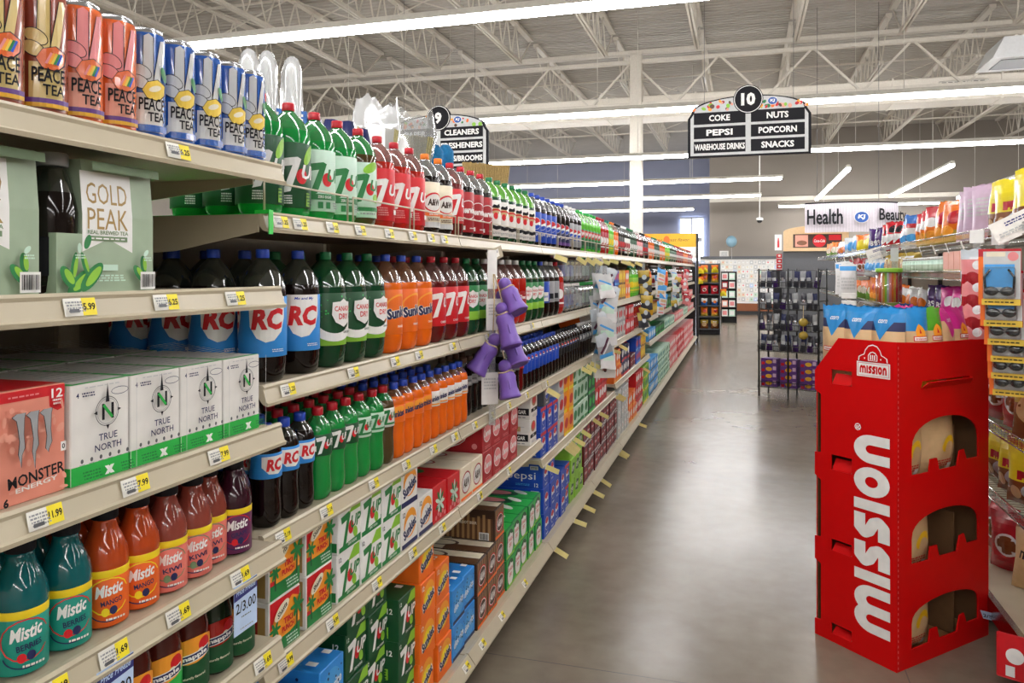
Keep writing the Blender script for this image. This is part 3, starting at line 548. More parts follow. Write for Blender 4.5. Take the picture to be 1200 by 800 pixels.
TEAB = two_litre('cola','darkspace','grey',None,'ink',.03,.09,.16, prof=[(.028,0),(.034,.005),(.0355,.03),(.0355,.11),(.0365,.13),(.033,.15),(.024,.185),(.0205,.195),(.0205,.2)], H=.222, R=.0357, cap_r=.0225, seg=28, name='tea_bottle')
# small multi-pack of bottles under film
def pack(liq, lab, capm):
    f = MB(); f.box((-.13,-.062,.004),(0,.062,.15),'film',.02,2)
    parts = [('shrink_film', f.mesh('shrink_film'))]
    b = MB(); b.lathe([(.024,0,liq),(.029,.006,liq),(.0298,.03,liq),(.0298,.04,liq),(.03,.041,lab),(.03,.11,lab),(.0296,.111,liq),(.026,.135,liq),(.013,.155,'headspace'),(.013,.158,'headspace'),(.0145,.158,capm),(.0145,.178,capm)],14)
    m = b.mesh('bottle')
    return f, m, b
def pack_proto(liq, lab, capm):
    f, m, b = pack(liq, lab, capm); P = Proto('bottle_pack','bottle pack',[('shrink_film', f.mesh('shrink_film'))])
    for dx in (-.032,-.098):
        for dy in (-.031,.031):
            q = MB(); q.lathe([(.024,0,liq),(.029,.006,liq),(.0298,.04,liq),(.03,.041,lab),(.03,.11,lab),(.0296,.111,liq),(.026,.135,liq),(.013,.155,'headspace'),(.013,.158,'headspace'),(.0145,.158,capm),(.0145,.178,capm)],12,c=(dx,dy)); P.parts.append(('bottle', q.mesh('bottle')))
    return P
PKB = pack_proto('cola','pblue','white'); PKW = pack_proto('cola','lgrey','white'); PKG = pack_proto('greenpet','green','bgreen'); PKV = pack_proto('cola','mint','bgreen')
# jug
JUG = two_litre('orangesoda','orangespace','white', CV().ell(0,.13,.05,.04,'red').text('V8',0,.13,.03,'white',w=.05) if 0 else CV().ell(0,.12,.04,.05,'red'), 'orange', .03,.2,.24, prof=[(.05,0),(.06,.006),(.066,.03),(.066,.2),(.06,.23),(.045,.262),(.026,.285),(.02,.295),(.02,.3)], H=.325, R=.066, cap_r=.024, seg=28, a0=-.9, name='juice_jug', cat='jug')

# ================================================================== THE SETTING
def floor_mat():
    m = bpy.data.materials.new('polished_concrete'); m.use_nodes = True; nt = m.node_tree; b = nt.nodes['Principled BSDF']
    tc = nt.nodes.new('ShaderNodeTexCoord')
    n1 = nt.nodes.new('ShaderNodeTexNoise'); n1.inputs['Scale'].default_value = .9; n1.inputs['Detail'].default_value = 5
    n2 = nt.nodes.new('ShaderNodeTexNoise'); n2.inputs['Scale'].default_value = 9; n2.inputs['Detail'].default_value = 6
    for n in (n1, n2): nt.links.new(tc.outputs['Object'], n.inputs['Vector'])
    ad = nt.nodes.new('ShaderNodeMath'); ad.operation = 'MULTIPLY_ADD'; ad.inputs[1].default_value = .45
    nt.links.new(n2.outputs['Fac'], ad.inputs[0]); nt.links.new(n1.outputs['Fac'], ad.inputs[2])
    r = nt.nodes.new('ShaderNodeValToRGB'); r.color_ramp.elements[0].position = .45; r.color_ramp.elements[1].position = 1.0
    r.color_ramp.elements[0].color = lin('#665d51')+[1]; r.color_ramp.elements[1].color = lin('#857b6b')+[1]
    nt.links.new(ad.outputs[0], r.inputs[0]); nt.links.new(r.outputs[0], b.inputs['Base Color'])
    rr = nt.nodes.new('ShaderNodeMapRange'); rr.inputs['To Min'].default_value = .19; rr.inputs['To Max'].default_value = .3
    nt.links.new(n1.outputs['Fac'], rr.inputs[0]); nt.links.new(rr.outputs[0], b.inputs['Roughness'])
    b.inputs['Specular IOR Level'].default_value = .55
    MATS['concrete'] = m
floor_mat()
M('saw_cut', '#4a443c', rough=.8); M('deck_metal', '#b4afa6', rough=.5, scale=3); M('wall_beige', '#8d857c', rough=.7, scale=2, var=.02); M('wall_blue', '#a9aec4', rough=.7, scale=2, var=.02); M('wall_other', '#b5aea4', rough=.8)
b = MB(); b.add([(-16,-8,0),(16,-8,0),(16,37,0),(-16,37,0)], [[0,1,2,3]], 'concrete'); struct('floor', b)
for k, (p, q) in enumerate((((.55,-2,0),(1.02,37,0)), ((-16,6.05,0),(16,6.05,0)), ((-16,12.4,0),(16,12.4,0)), ((-16,3.0,0),(.2,3.0,0)))):
    b = MB(); d = (Vector(q)-Vector(p)).normalized(); nn = Vector((-d.y, d.x, 0))*.0025; z = Vector((0,0,.0006))
    b.add([Vector(p)-nn+z, Vector(q)-nn+z, Vector(q)+nn+z, Vector(p)+nn+z], [[0,1,2,3]], 'saw_cut'); struct(f'floor_line', b)
b = MB()                                                               # corrugated steel roof deck
ys = []; y = -8; pts = []
while y < 37: pts += [(y,6.75),(y+.07,6.75),(y+.09,6.79),(y+.14,6.79)]; y += .16
b.add([(x, py, pz) for py, pz in pts for x in (-16, 16)], [[2*i, 2*i+1, 2*i+3, 2*i+2] for i in range(len(pts)-1)], 'deck_metal'); struct('ceiling', b)
def wallbox(n, lo, hi, m): b = MB(); b.box(lo, hi, m); struct(n, b)
wallbox('wall_back', (-1.19,30,0), (16,30.3,6.75), 'wall_beige'); wallbox('wall_return', (-1.19,30.3,0), (-.99,36.8,6.75), 'wall_blue')
wallbox('wall_far', (-16,36.6,0), (-1.19,36.9,6.75), 'wall_blue'); wallbox('wall_left', (-16.3,-8,0), (-16,37,6.8), 'wall_other'); wallbox('wall_right', (16,-8,0), (16.3,37,6.8), 'wall_other'); wallbox('wall_front', (-16,-8.3,0), (16,-8,6.8), 'wall_other')
wallbox('trim_1', (-1.19,29.9,4.15), (16,30,4.3), 'duct')
EM('daylight', '#dfeaff', 4.0)
b = MB(); b.box((-2.75,36.5,2.0), (-1.75,36.58,4.0), 'daylight'); struct('window_1', b)
b = MB(); b.box((-2.8,36.46,1.95), (-1.7,36.5,2.02), 'white'); b.box((-2.28,36.46,2.0), (-2.22,36.5,4.0), 'white'); b.box((-2.8,36.46,3.98), (-1.7,36.5,4.05), 'white'); struct('trim_2', b)
for jx in [-.85+1.83*k for k in range(-7, 9)]:                         # open-web roof joists along the aisle
    for (y0, y1) in ((4.9, 16.5), (16.9, 29.8)):
        b = MB(); b.box((jx-.05, y0+.9, 5.93), (jx-.012, y1-.9, 5.99), 'truss'); b.box((jx+.012, y0+.9, 5.93), (jx+.05, y1-.9, 5.99), 'truss'); b.box((jx-.06, y0, 6.66), (jx+.06, y1, 6.73), 'truss')
        n = round((y1-y0-1.8)/.62); st = (y1-y0-1.8)/n; y = y0+.9
        for k in range(n):
            b.tube([(jx, y, 5.96), (jx, y+st/2, 6.68)], .016, 'truss', 4); b.tube([(jx, y+st/2, 6.68), (jx, y+st, 5.96)], .016, 'truss', 4); y += st
        b.tube([(jx, y0+.9, 5.96), (jx, y0, 6.68)], .016, 'truss', 4); b.tube([(jx, y1-.9, 5.96), (jx, y1, 6.68)], .016, 'truss', 4)
        struct('roof_joist_beam', b)
for gy in (4.7, 16.7):
    b = MB(); b.box((-16, gy-.09, 6.24), (16, gy+.09, 6.32), 'truss'); b.box((-16, gy-.06, 6.05), (16, gy+.06, 6.12), 'truss'); b.box((-16, gy-.08, 5.12), (16, gy+.08, 5.2), 'truss')
    x = -16
    while x < 16: b.tube([(x, gy, 5.16), (x+.9, gy, 6.1)], .03, 'truss', 4); b.tube([(x+.9, gy, 6.1), (x+1.8, gy, 5.16)], .03, 'truss', 4); x += 1.83
    struct('girder_beam', b)
for by in (8.8, 12.6, 20.5, 25):
    for bz in (6.0, 6.64):
        b = MB(); b.box((-16, by-.02, bz), (16, by+.02, bz+.04), 'truss'); struct('bridging_beam', b)
    b = MB(); x = -.85-1.83*7
    for k in range(14): b.tube([(x, by, 6.0), (x+1.83, by, 6.66)], .014, 'truss', 4); b.tube([(x, by, 6.66), (x+1.83, by, 6.0)], .014, 'truss', 4); x += 1.83
    struct('cross_brace_beam', b)
b = MB(); b.box((-2.33,16.58,0), (-2.07,16.82,6.24), 'truss', .01); struct('column', b)
b = MB(); b.box((-16,17.6,5.05), (16,18.3,5.55), 'duct', .02)
x = -15
while x < 16: b.box((x-.02,17.585,5.035), (x+.02,18.32,5.565), 'duct'); x += 2.0
o = struct('air_duct_beam', b)

# ------------------------------------------------------------------ ceiling lamps
def lamp(p, L, ax, label, group='strip lights under the roof'):
    r = bpy.data.objects.new('strip_light', None); COL.objects.link(r); r.location = p; r.rotation_euler = (0, 0, 0 if ax == 'x' else pi/2)
    h = MB(); h.prism([(-.0, 0)]*0 or [(-.052,.03),(-.03,.095),(.03,.095),(.052,.03)], 0, 1, 'fixture_white'); h.v = [(v[1]*L-L/2, v[0], v[2]) for v in h.v]; h.f = [list(reversed(f)) for f in h.f]
    ob('housing', h.mesh('housing'), r)
    d = MB(); d.box((-L/2+.03,-.043,-.03), (L/2-.03,.043,.029), 'tube', .016, 2); ob('diffuser', d.mesh('diffuser'), r)
    n = max(2, int(L/3.6))
    for k in range(n):
        x = -L/2+L*(k+.5)/n; q = MB(); q.tube([(x,0,.1), (x,0,6.75-p[2])], .005, 'fixture_white', 5); ob('hanger_wire', q.mesh('hanger_wire'), r)
    tag(r, label, 'ceiling light', group)
for i, (yy, x0, x1) in enumerate(((-6.9,-12,12),(-2.43,-12,12),(2.02,-12,12),(6.47,-12,12),(10.95,-12,12),(15.4,-12,12),(19.85,-12,.95),(24.2,-12,.55),(29.0,-12,-1.7))):
    lamp(((x0+x1)/2, yy, 3.825), x1-x0, 'x', f'long white strip light crossing the aisles, {ordw(i)} row from the store front')
for i, (x, y0, y1) in enumerate(((2.25,18.4,26.1),(4.3,18.4,25.6),(6.4,19.5,26.8))): lamp((x,(y0+y1)/2,3.825), y1-y0, 'y', f'{ordw(i)} lengthwise strip light out from the aisle, beyond the duct')
lamp((4.2,28.6,3.825), 6, 'x', 'short strip light in front of the beige back wall')

# ================================================================== SODA SHELVING
XF, XB, XD = -1.02, -1.56, -.98
def gondola(k, y0, y1, zs, xf, toprail):
    r = bpy.data.objects.new('gondola_shelving', None); COL.objects.link(r); r.location = (-1.3, y0, 0)
    tag(r, f'{ordw(k)} section of beige steel soda shelving from the near end', 'shelving', 'soda shelving sections')
    L = y1-y0; ox = 1.3
    def P(name, fn, par=r): b = MB(); fn(b); b.v = [(v[0]+ox, v[1], v[2]) for v in b.v]; return ob(name, b.mesh(name), par)
    top = max(zs)
    P('back_panel', lambda b: b.box((XB-.02, 0, .1), (XB, L, top+.01), 'back_steel'))
    for yy in (.0, L-.03):
        P('upright', lambda b: b.box((XB, yy, .1), (XB+.012, yy+.03, top), 'cream_steel'))
    for z in zs:
        s = P('shelf', lambda b: b.box((XB+.012, .002, z-.022), (xf, L-.002, z), 'cream_steel', .002))
        P('price_channel', lambda b: b.prism([(xf-.004,z+.006),(xf+.006,z+.007),(xf+.011,z+.002),(xf+.009,z-.004),(xf+.017,z-.03),(xf+.022,z-.033),(xf+.02,z-.04),(xf+.008,z-.036),(xf-.004,z-.022)], .003, L-.003, 'cream_channel'), s)
        for yy in (.004, L-.008): P('bracket', lambda b: b.prism([(XB+.012,z-.022),(xf-.06,z-.022),(xf-.06,z-.035),(XB+.012,z-.09)], yy, yy+.004, 'cream_steel'), s)
    if toprail:
        for j in range(3):
            a = .02+j*L/3; e = a+L/3-.03; xx = xf+.0; z = top
            P('wire_fence', lambda b: b.tube([(xx,a,z+.004),(xx,a,z+.075),(xx,e,z+.075),(xx,e,z+.004)], .0028, 'cream_channel', 6))
    if k == 1: P('end_plate', lambda b: b.prism([(XB+.012,1.699),(xf,1.699),(xf,1.66),(xf-.22,1.62),(XB+.012,1.6)], -.003, .0015, 'cream_steel'))
    d = P('base_deck', lambda b: b.box((XB+.012, .002, .1), (XD, L-.002, .15), 'cream_steel', .002))
    P('price_channel', lambda b: b.prism([(XD-.004,.154),(XD+.006,.155),(XD+.034,.118),(XD+.034,.108),(XD,.1)], .003, L-.003, 'cream_channel'), d)
    P('kick_plate', lambda b: b.box((XB, .0, 0), (XD-.05, L, .1), 'kick_dark'))
ZB = {}
for k in range(1, 15):
    y0 = 1.46+1.22*(k-2)
    zs = [1.80,1.535,1.238,.983,.775] if k == 1 else [1.70,1.315,.983,.69] if k < 4 else [1.70,1.315,.983,.577] if k < 6 else [1.70,1.315,.983,.63] if k < 8 else [1.70,1.33,1.04,.76]
    ZB[k] = zs; gondola(k-1, y0, y0+1.22, zs, -.97 if k == 1 else XF, k > 1)
# bright green liner tray under the first bottles of the top shelf
b = MB(); b.box((XB+.03,1.462,1.7003), (XF-.012,2.12,1.7013), 'liner'); b.box((XF-.012,1.462,1.7003), (XF+.024,1.478,1.709), 'liner'); b.box((XF+.0225,1.462,1.655), (XF+.0245,1.478,1.709), 'liner'); tag(ob('shelf_liner', b.mesh('shelf_liner')), 'bright green shelf liner under the green bottles on the top soda shelf', 'shelf liner')

T1, T2, T3, T4, T5 = 'top soda shelf', 'second soda shelf', 'third soda shelf', 'fourth soda shelf', 'bottom soda deck'
TIER = {1:[''],2:['lower ','upper '],3:['bottom ','middle ','top '],4:['bottom ','lower ','upper ','top ']}
QUEUE = []
def stack(proto, x, ys, z, hs, desc, place, group, h=H12, jit=.006):
    if isinstance(hs, int): hs = [hs]*len(ys)
    for i, y in enumerate(ys):
        for t in range(hs[i]):
            lab = f'{TIER[hs[i]][t]}{desc}' + (f', {ordw(i)} stack from the near end' if len(ys) > 1 else '') + f', {place}'
            QUEUE.append((y, proto, (x+JR.uniform(-jit,jit), y+JR.uniform(-jit,jit)*.3, z+.0005+t*(h+.0008)), JR.uniform(-.015,.015), lab, group))
# ---- nearest section
G = 'tall tea cans on the top shelf'; P0 = 'can shelf'
run(CNG, -1.025, [.84,.915], 1.8, 0, 'cream and brown peace-sign tea can', P0, G, 0)
run(CNO, -1.025, [.983], 1.8, .05, 'orange peace-sign tea can next to the cream ones', P0, G, 0)
run(CNO, -1.025, [1.055], 1.8, .05, 'last orange peace-sign tea can before the blue cans', P0, G, 0)
run(CNB, -1.025, [1.125,1.203,1.281,1.358,1.425], 1.8, 0, 'blue lemon peace-sign tea can', P0, G, 0)
run(CNG, -1.11, [.86,.94], 1.8, 0, 'cream tea can in the second row', P0, G, 0); run(CNB, -1.11, [1.03,1.11,1.19,1.27,1.35], 1.8, 0, 'blue tea can in the second row', P0, G, 0)
G = 'tea bottle cartons'; P1 = 'tea carton shelf'
run(TEA, -1.0, [.79,1.02], 1.535, 0, 'sage green tea bottle carton with white label', P1, G)
run(TEAB, -1.038, [.947], 1.537, 0, 'dark tea bottle with grey cap in a cut green carton', P1, 'tea bottles')
TN = [1.0,1.122,1.244,1.366]
run(MON, -1.0, [.872], 1.238, 0, 'salmon twelve-can energy drink carton with claw marks', 'energy drink shelf', 'energy drink cartons')
run(TN4, -.995, TN, 1.238, 0, 'white and green compass four-pack carton', 'energy drink shelf', 'white energy drink four-packs')
run(TN4, -1.26, TN, 1.238, 0, 'white and green four-pack carton in the rear row', 'energy drink shelf', 'white energy drink four-packs'); run(MON, -1.27, [.865], 1.238, 0, 'salmon energy drink carton behind another salmon carton', 'energy drink shelf', 'energy drink cartons')
P3 = 'fruit drink shelf'; G = 'fruit drink bottles'
run(MT, -1.03, [.885,.965], .983, 0, 'teal fruit drink bottle', P3, G, 0); run(MO, -1.03, [1.043,1.115], .983, 0, 'orange fruit drink bottle', P3, G, 0); run(MP, -1.03, [1.187,1.257], .983, 0, 'peach pink fruit drink bottle', P3, G, 0)
run(MP, -1.045, [1.322], .983, 0, 'peach pink fruit drink bottle half hidden behind a purple one', P3, G, 0); run(MU, -1.03, [1.385], .983, 0, 'front purple fruit drink bottle beside the cola bottles', P3, G, 0); run(MU, -1.06, [1.445-.02], .983, 0, 'rear purple fruit drink bottle beside the cola bottles', P3, G, 0)
for row, xx in enumerate((-1.115,-1.2)):
    for pr, yy, d in ((MT,[.9,.975],'teal'),(MO,[1.05,1.12],'orange'),(MP,[1.195,1.265,1.335],'peach pink')): run(pr, xx, yy, .983, 0, f'{d} fruit drink bottle in the {("second","third")[row]} row', P3, G, 0)
P4 = 'juice shelf'; G = 'juice drink bottles'
run(SN2, -1.02, [1.0], .775, 0, 'juice bottle with green and orange label', P4, G); run(SN1, -1.02, [1.085], .775, 0, 'juice bottle with an apple on a dark green label', P4, G); run(SN2, -1.02, [1.16], .775, 0, 'dark red juice bottle, third along the front row', P4, G); run(SN1, -1.02, [1.235], .775, 0, 'juice bottle with dark green label below the sale card', P4, G); run(SN3, -1.02, [1.308], .775, 0, 'very dark green juice bottle', P4, G); run(SN1, -1.02, [1.38], .775, 0, 'last juice bottle before the tropical punch cartons', P4, G)
run(SN4, -1.11, [1.03,1.11,1.19,1.27,1.34], .775, 0, 'maroon juice bottle in the second row', P4, G)
# ---- top shelf
XT = -1.095
G = 'two-litre bottles on the top shelf'; z = 1.7
run(SU2, XT, [1.57,1.69], z+.0015, 0, 'green bottle with dark green label and red cap', T1, G); run(SZ2, XT, [1.812,1.932], z+.0015, 0, 'green bottle with pale mint label', T1, G); run(SL2, XT, [2.055], z+.0015, 0, 'green bottle with mint and lime label and brown drink', T1, G)
run(SU2, XT-.118, [1.6,1.72,1.84,1.96], z+.0015, 0, 'green bottle in the second row', T1, G, .004); run(SU2, XT-.236, [1.63,1.75,1.87], z+.0015, 0, 'green bottle in the third row', T1, G, .004)
run(CZ2, XT, [2.18,2.3,2.42], z, 0, 'bright red cherry seven bottle', T1, G); run(CZ2, XT-.118, [2.1,2.22,2.34], z, 0, 'bright red bottle in the second row', T1, G)
run(AW2, XT, [2.555,2.68], z, 0, 'cream label root beer bottle with orange cap', T1, G); run(C72, XT, [2.8], z, 0, 'red cherry bottle between the cream and script labels', T1, G)
run(CH2, XT, [2.92,3.04,3.16], z, 0, 'dark red script-label bottle', T1, G); run(CH2, XT-.118, [2.9,3.02,3.14,3.26], z, 0, 'dark bottle in the second row', T1, G)
run(VN2, XT, seq(3.285,.12,6), z, 0, 'green bottle with white label and black band', T1, G); run(PP2, XT, seq(4.01,.12,4), z, 0, 'bright blue cola bottle', T1, G); run(PK2, XT, seq(4.49,.12,3), z, 0, 'navy cola bottle', T1, G); run(PD2, XT, seq(4.85,.12,3), z, 0, 'grey label cola bottle', T1, G)
run(VN2, XT-.118, seq(3.4,.12,6), z, 0, 'green capped bottle in the second row', T1, G); run(PP2, XT-.118, seq(4.1,.12,4), z, 0, 'blue bottle in the second row', T1, G)
run(DW2, XT, seq(5.22,.122,6), z, 0, 'lime green bottle', T1, G); run(RD2, XT, seq(5.96,.122,3), z, 0, 'plain red bottle', T1, G); run(TL2, XT, seq(6.33,.122,2), z, 0, 'lime bottle with teal cap', T1, G); run(OR2, XT, seq(6.58,.122,2), z, 0, 'orange bottle beside the lime ones', T1, G); run(DK2, XT, seq(6.83,.122,3), z, 0, 'black label bottle', T1, G); run(WH2, XT, seq(7.2,.122,3), z, 0, 'white label bottle', T1, G); run(GD2, XT, seq(7.57,.122,4), z, 0, 'dark green bottle', T1, G); run(PKK, XT, seq(8.06,.122,4), z, 0, 'pink label bottle', T1, G); run(DK2, XT, seq(8.56,.122,4), z, 0, 'black label bottle beyond the pink ones', T1, G); run(OR2, XT, seq(9.06,.122,5), z, 0, 'orange bottle beyond the black ones', T1, G); run(GD2, XT, seq(9.7,.122,5), z, 0, 'dark green bottle beyond the orange ones', T1, G); run(OR2, XT, seq(10.32,.122,6), z, 0, 'orange bottle close to the far half', T1, G); run(TL2, XT, seq(11.06,.122,6), z, 0, 'lime bottle on the far half', T1, G); run(GD2, XT, seq(11.8,.122,10), z, 0, 'dark green bottle on the far half', T1, G); run(RD2, XT, seq(13.05,.122,12), z, 0, 'red bottle on the far half', T1, G); run(OR2, XT, seq(14.55,.122,10), z, 0, 'orange bottle at the far end', T1, G); run(RD2, XT, seq(15.8,.122,12), z, 0, 'red bottle at the far end', T1, G)
# ---- second shelf
G = 'two-litre bottles on the second shelf'; z = 1.315; X2 = -1.09
run(RC2, X2, [1.575,1.725], z, 0, 'bright blue label cola bottle', T2, G, 0)
for r_ in range(1, 4): run(RC2, X2-.115*r_, [1.545,1.665], z, .1*r_, f'blue label cola bottle in the {WORDS[r_]} row', T2, G, 0)
run(CD2, X2, [1.86,1.98,2.1], z, 0, 'dark green ginger ale bottle', T2, G); run(CD2, X2-.118, [1.8,1.92,2.04], z, 0, 'dark green ginger ale bottle in the second row', T2, G)
run(SK2, X2, [2.225,2.345,2.47], z, 0, 'orange soda bottle with blue cap', T2, G); run(SK2, X2-.118, [2.16,2.28,2.4], z, 0, 'orange soda bottle in the second row', T2, G); run(C72, X2, [2.6,2.725,2.85], z, 0, 'dark red cherry bottle', T2, G); run(C72, X2-.118, [2.52,2.64,2.76], z, 0, 'red capped bottle in the second row', T2, G)
run(CB2, X2, [2.972,3.09], z, 0, 'dark green bottle with red and white shield', T2, G); run(CW2, X2, seq(3.21,.12,5), z, 0, 'dark red bottle with white cap', T2, G); run(CB2, X2, seq(3.81,.12,3), z, 0, 'green shield-label bottle beyond the purple toys', T2, G); run(PB2, X2, [4.175], z, 0, 'bright blue label bottle beyond the green shield bottles', T2, G); run(GY2, X2, [4.295,4.415], z, 0, 'grey band bottle', T2, G); run(RD2, X2, [4.535], z, 0, 'dark red bottle beside the bottle packs', T2, G)
G = 'film-wrapped bottle packs'
for t, zz in enumerate((z, z+.185)):
    w_ = ('lower','upper')[t]
    for i, (pr, d) in enumerate(((PKB,'blue'),(PKW,'grey'),(PKV,'mint'),(PKG,'green'))):
        run(pr, XF-.02, [4.68+.27*i,4.81+.27*i], zz, 0, f'{w_} {d} bottle pack', T2, G)
G = 'cartons on the second shelf'
for pr, yy, d in ((NV12,seq(6.1,.13,3),'navy drink carton'),(BLX,seq(6.5,.13,2),'blue drink carton'),(GDX,seq(6.76,.13,3),'gold drink carton'),(OG12,seq(7.16,.13,2),'orange drink carton')): stack(pr, XF-.015, yy, z, 3 if 0 else 2, d, T2, G)
run(JUG, -1.1, [9.2], 1.33, 0, 'big orange juice jug alone on the shelf', T2, 'juice jugs'); run(JUG, -1.1, [10.9,11.1,11.3], 1.33, 0, 'orange juice jug beyond the clip strips', T2, 'juice jugs')
for pr, yy, d in ((TL2,seq(7.7,.125,4),'lime bottle'),(DK2,seq(8.3,.125,5),'black label bottle'),(WH2,seq(9.6,.125,9),'white label bottle'),(GD2,seq(11.6,.125,8),'dark green bottle near the far half'),(PKK,seq(12.8,.125,10),'pink label bottle near the far half'),(RD2,seq(14.2,.125,10),'red bottle near the far end'),(WH2,seq(15.6,.125,12),'white label bottle near the far end')): run(pr, X2, yy, 1.315 if yy[0] < 8.7 else 1.33, 0, d, T2, 'bottles along the second shelf')
# ---- third shelf
G = 'small soda bottles on the third shelf'; z = .983; X3 = -1.065
run(RCs, X3, [1.548,1.622,1.697], z, 0, 'small cola bottle with blue label', T3, G, .002); run(SUs, X3, [1.775,1.85,1.925], z, 0, 'small green bottle with dark green label', T3, G, .002); run(SZs, X3, [2.005,2.082], z, 0, 'small green bottle with pale label', T3, G, .002); run(SLs, X3, [2.158], z, 0, 'small olive brown bottle with white label', T3, G, .002); run(SKs, X3, [2.235,2.308,2.382,2.455], z, 0, 'small orange bottle with orange label', T3, G, .002); run(SDs, X3, seq(2.53,.073,5), z, 0, 'small orange bottle with white label', T3, G, .002)
for r_ in (1, 2): run(RCs, X3-.078*r_, [1.56,1.635], z, 0, f'small cola bottle in the {WORDS[r_]} row', T3, G, .002); run(SUs, X3-.078*r_, seq(1.715,.076,6), z, 0, f'small green bottle in the {WORDS[r_]} row', T3, G, .002); run(SKs, X3-.078*r_, seq(2.18,.073,8), z, 0, f'small orange bottle in the {WORDS[r_]} row', T3, G, .002)
run(CFs, X3-.03, seq(2.95,.076,4), z, 0, 'small dark cola bottle with grey label', T3, G, .002); run(CFs, X3-.11, seq(2.92,.076,4), z, 0, 'small dark cola bottle in the second row', T3, G, .002)
run(AWs, X3, seq(3.4,.075,3), z, 0, 'small dark bottle with white cap', T3, G, .002); run(RDs, X3, [3.625], z, 0, 'small red label bottle', T3, G); run(PPs, X3, seq(3.7,.0755,10), z, 0, 'small blue cola bottle', T3, G, .002); run(PZs, X3, seq(4.46,.0755,8), z, 0, 'small black cola bottle', T3, G, .002); run(PPs, X3-.08, seq(3.72,.0755,10), z, 0, 'small blue cola bottle in the second row', T3, G, .002); run(AWs, X3, seq(5.1,.0755,8), z, 0, 'small dark bottle beyond the grey clip strip', T3, G, .002)
G = 'cartons on the third shelf'
for pr, yy, hs, d in ((OG12,seq(6.2,.13,3),2,'orange carton'),(WG12,seq(6.62,.13,4),2,'white and red carton'),(RDX,seq(7.2,.13,4),2,'red carton')): stack(pr, XF-.015, yy, .983, hs, d, T3, G)
run(CW2, X2, seq(7.8,.125,6), .983, 0, 'dark red white-capped bottle beyond the cartons', T3, G)
for pr, yy, hs, d in ((GDX,seq(9.4,.13,6),2,'gold carton'),(RDX,seq(10.3,.13,6),2,'red carton near the far half'),(GB12,seq(11.2,.13,8),2,'dark green carton near the far half'),(TLX,seq(12.4,.13,12),2,'mint carton near the far end'),(GB12,seq(14.1,.13,12),2,'dark green carton near the far end')): stack(pr, XF-.015, yy, 1.04, hs-1, d, T3, G)
stack(PKX, XF-.015, seq(15.8,.13,10), 1.04, 1, 'pink carton near the far end', T3, G)
# ---- fourth shelf
G = 'twelve-can cartons on the fourth shelf'; z = .69; X4 = XF-.005
stack(TIKI, X4, [1.566,1.722], z, 2, 'tropical punch carton', T4, G, jit=.002); stack(Z712, X4, [1.875,2.006,2.137], z, 2, 'white carton with red cherry and lime', T4, G, jit=.002); stack(SKZ, X4, [2.268,2.4], z, [2,1], 'white and orange carton', T4, G, jit=.002); stack(RB12, X4, [2.533,2.662], z, 1, 'red carton with green burst', T4, G, jit=.002); stack(AWZ, X4, [2.80,2.93], z, 1, 'cream root beer carton', T4, G, jit=.002); stack(CH12, X4, seq(3.06,.128,4), z, 2, 'dark red script carton', T4, G, jit=.003); stack(ZS12, X4, [3.8], z, 2, 'white zero sugar carton', T4, G)
z = .577
stack(PC12, X4, seq(4.02,.128,3), z, 2, 'blue and red cola carton', T4, G); run(PG12, X4, [4.08], z+.264, 0, 'dark grey carton on top of the blue and red ones', T4, G)
stack(WG12, X4, [4.42], z, 3, 'pale grey carton', T4, G); stack(YL12, X4, [4.55,4.68], z, 3, 'amber carton', T4, G); stack(GW12, X4, seq(4.81,.128,4), z, 3, 'mint carton', T4, G); stack(GB12, X4, [5.33,5.46], z, 3, 'dark green carton', T4, G); stack(RDX, X4, seq(5.59,.128,4), z, 3 if 0 else 2, 'red carton', T4, G)
z = .63
stack(OG12, X4, seq(6.42,.128,3), z, 2, 'orange carton', T4, G); stack(NV12, X4, seq(6.82,.128,4), z, 2, 'navy carton', T4, G); stack(DP12, X4, seq(7.4,.128,3), z, [1,1,1], 'maroon carton beside the navy ones', T4, G); stack(BLX, X4, seq(7.8,.128,3), z, 2, 'blue carton', T4, G); stack(GDX, X4, seq(8.2,.128,3), z, 2, 'gold carton', T4, G)
for pr, yy, d in ((SBX,seq(8.9,.128,6),'sky blue carton'),(GB12,seq(9.7,.128,8),'dark green carton near the far half'),(TLX,seq(10.8,.128,12),'mint carton near the far half'),(PKX,seq(12.4,.128,14),'pink carton near the far half'),(GW12,seq(14.3,.128,8),'pale mint carton near the far end'),(PKX,seq(15.4,.128,14),'pink carton near the far end')): stack(pr, X4, yy, .76, 1, d, T4, G)
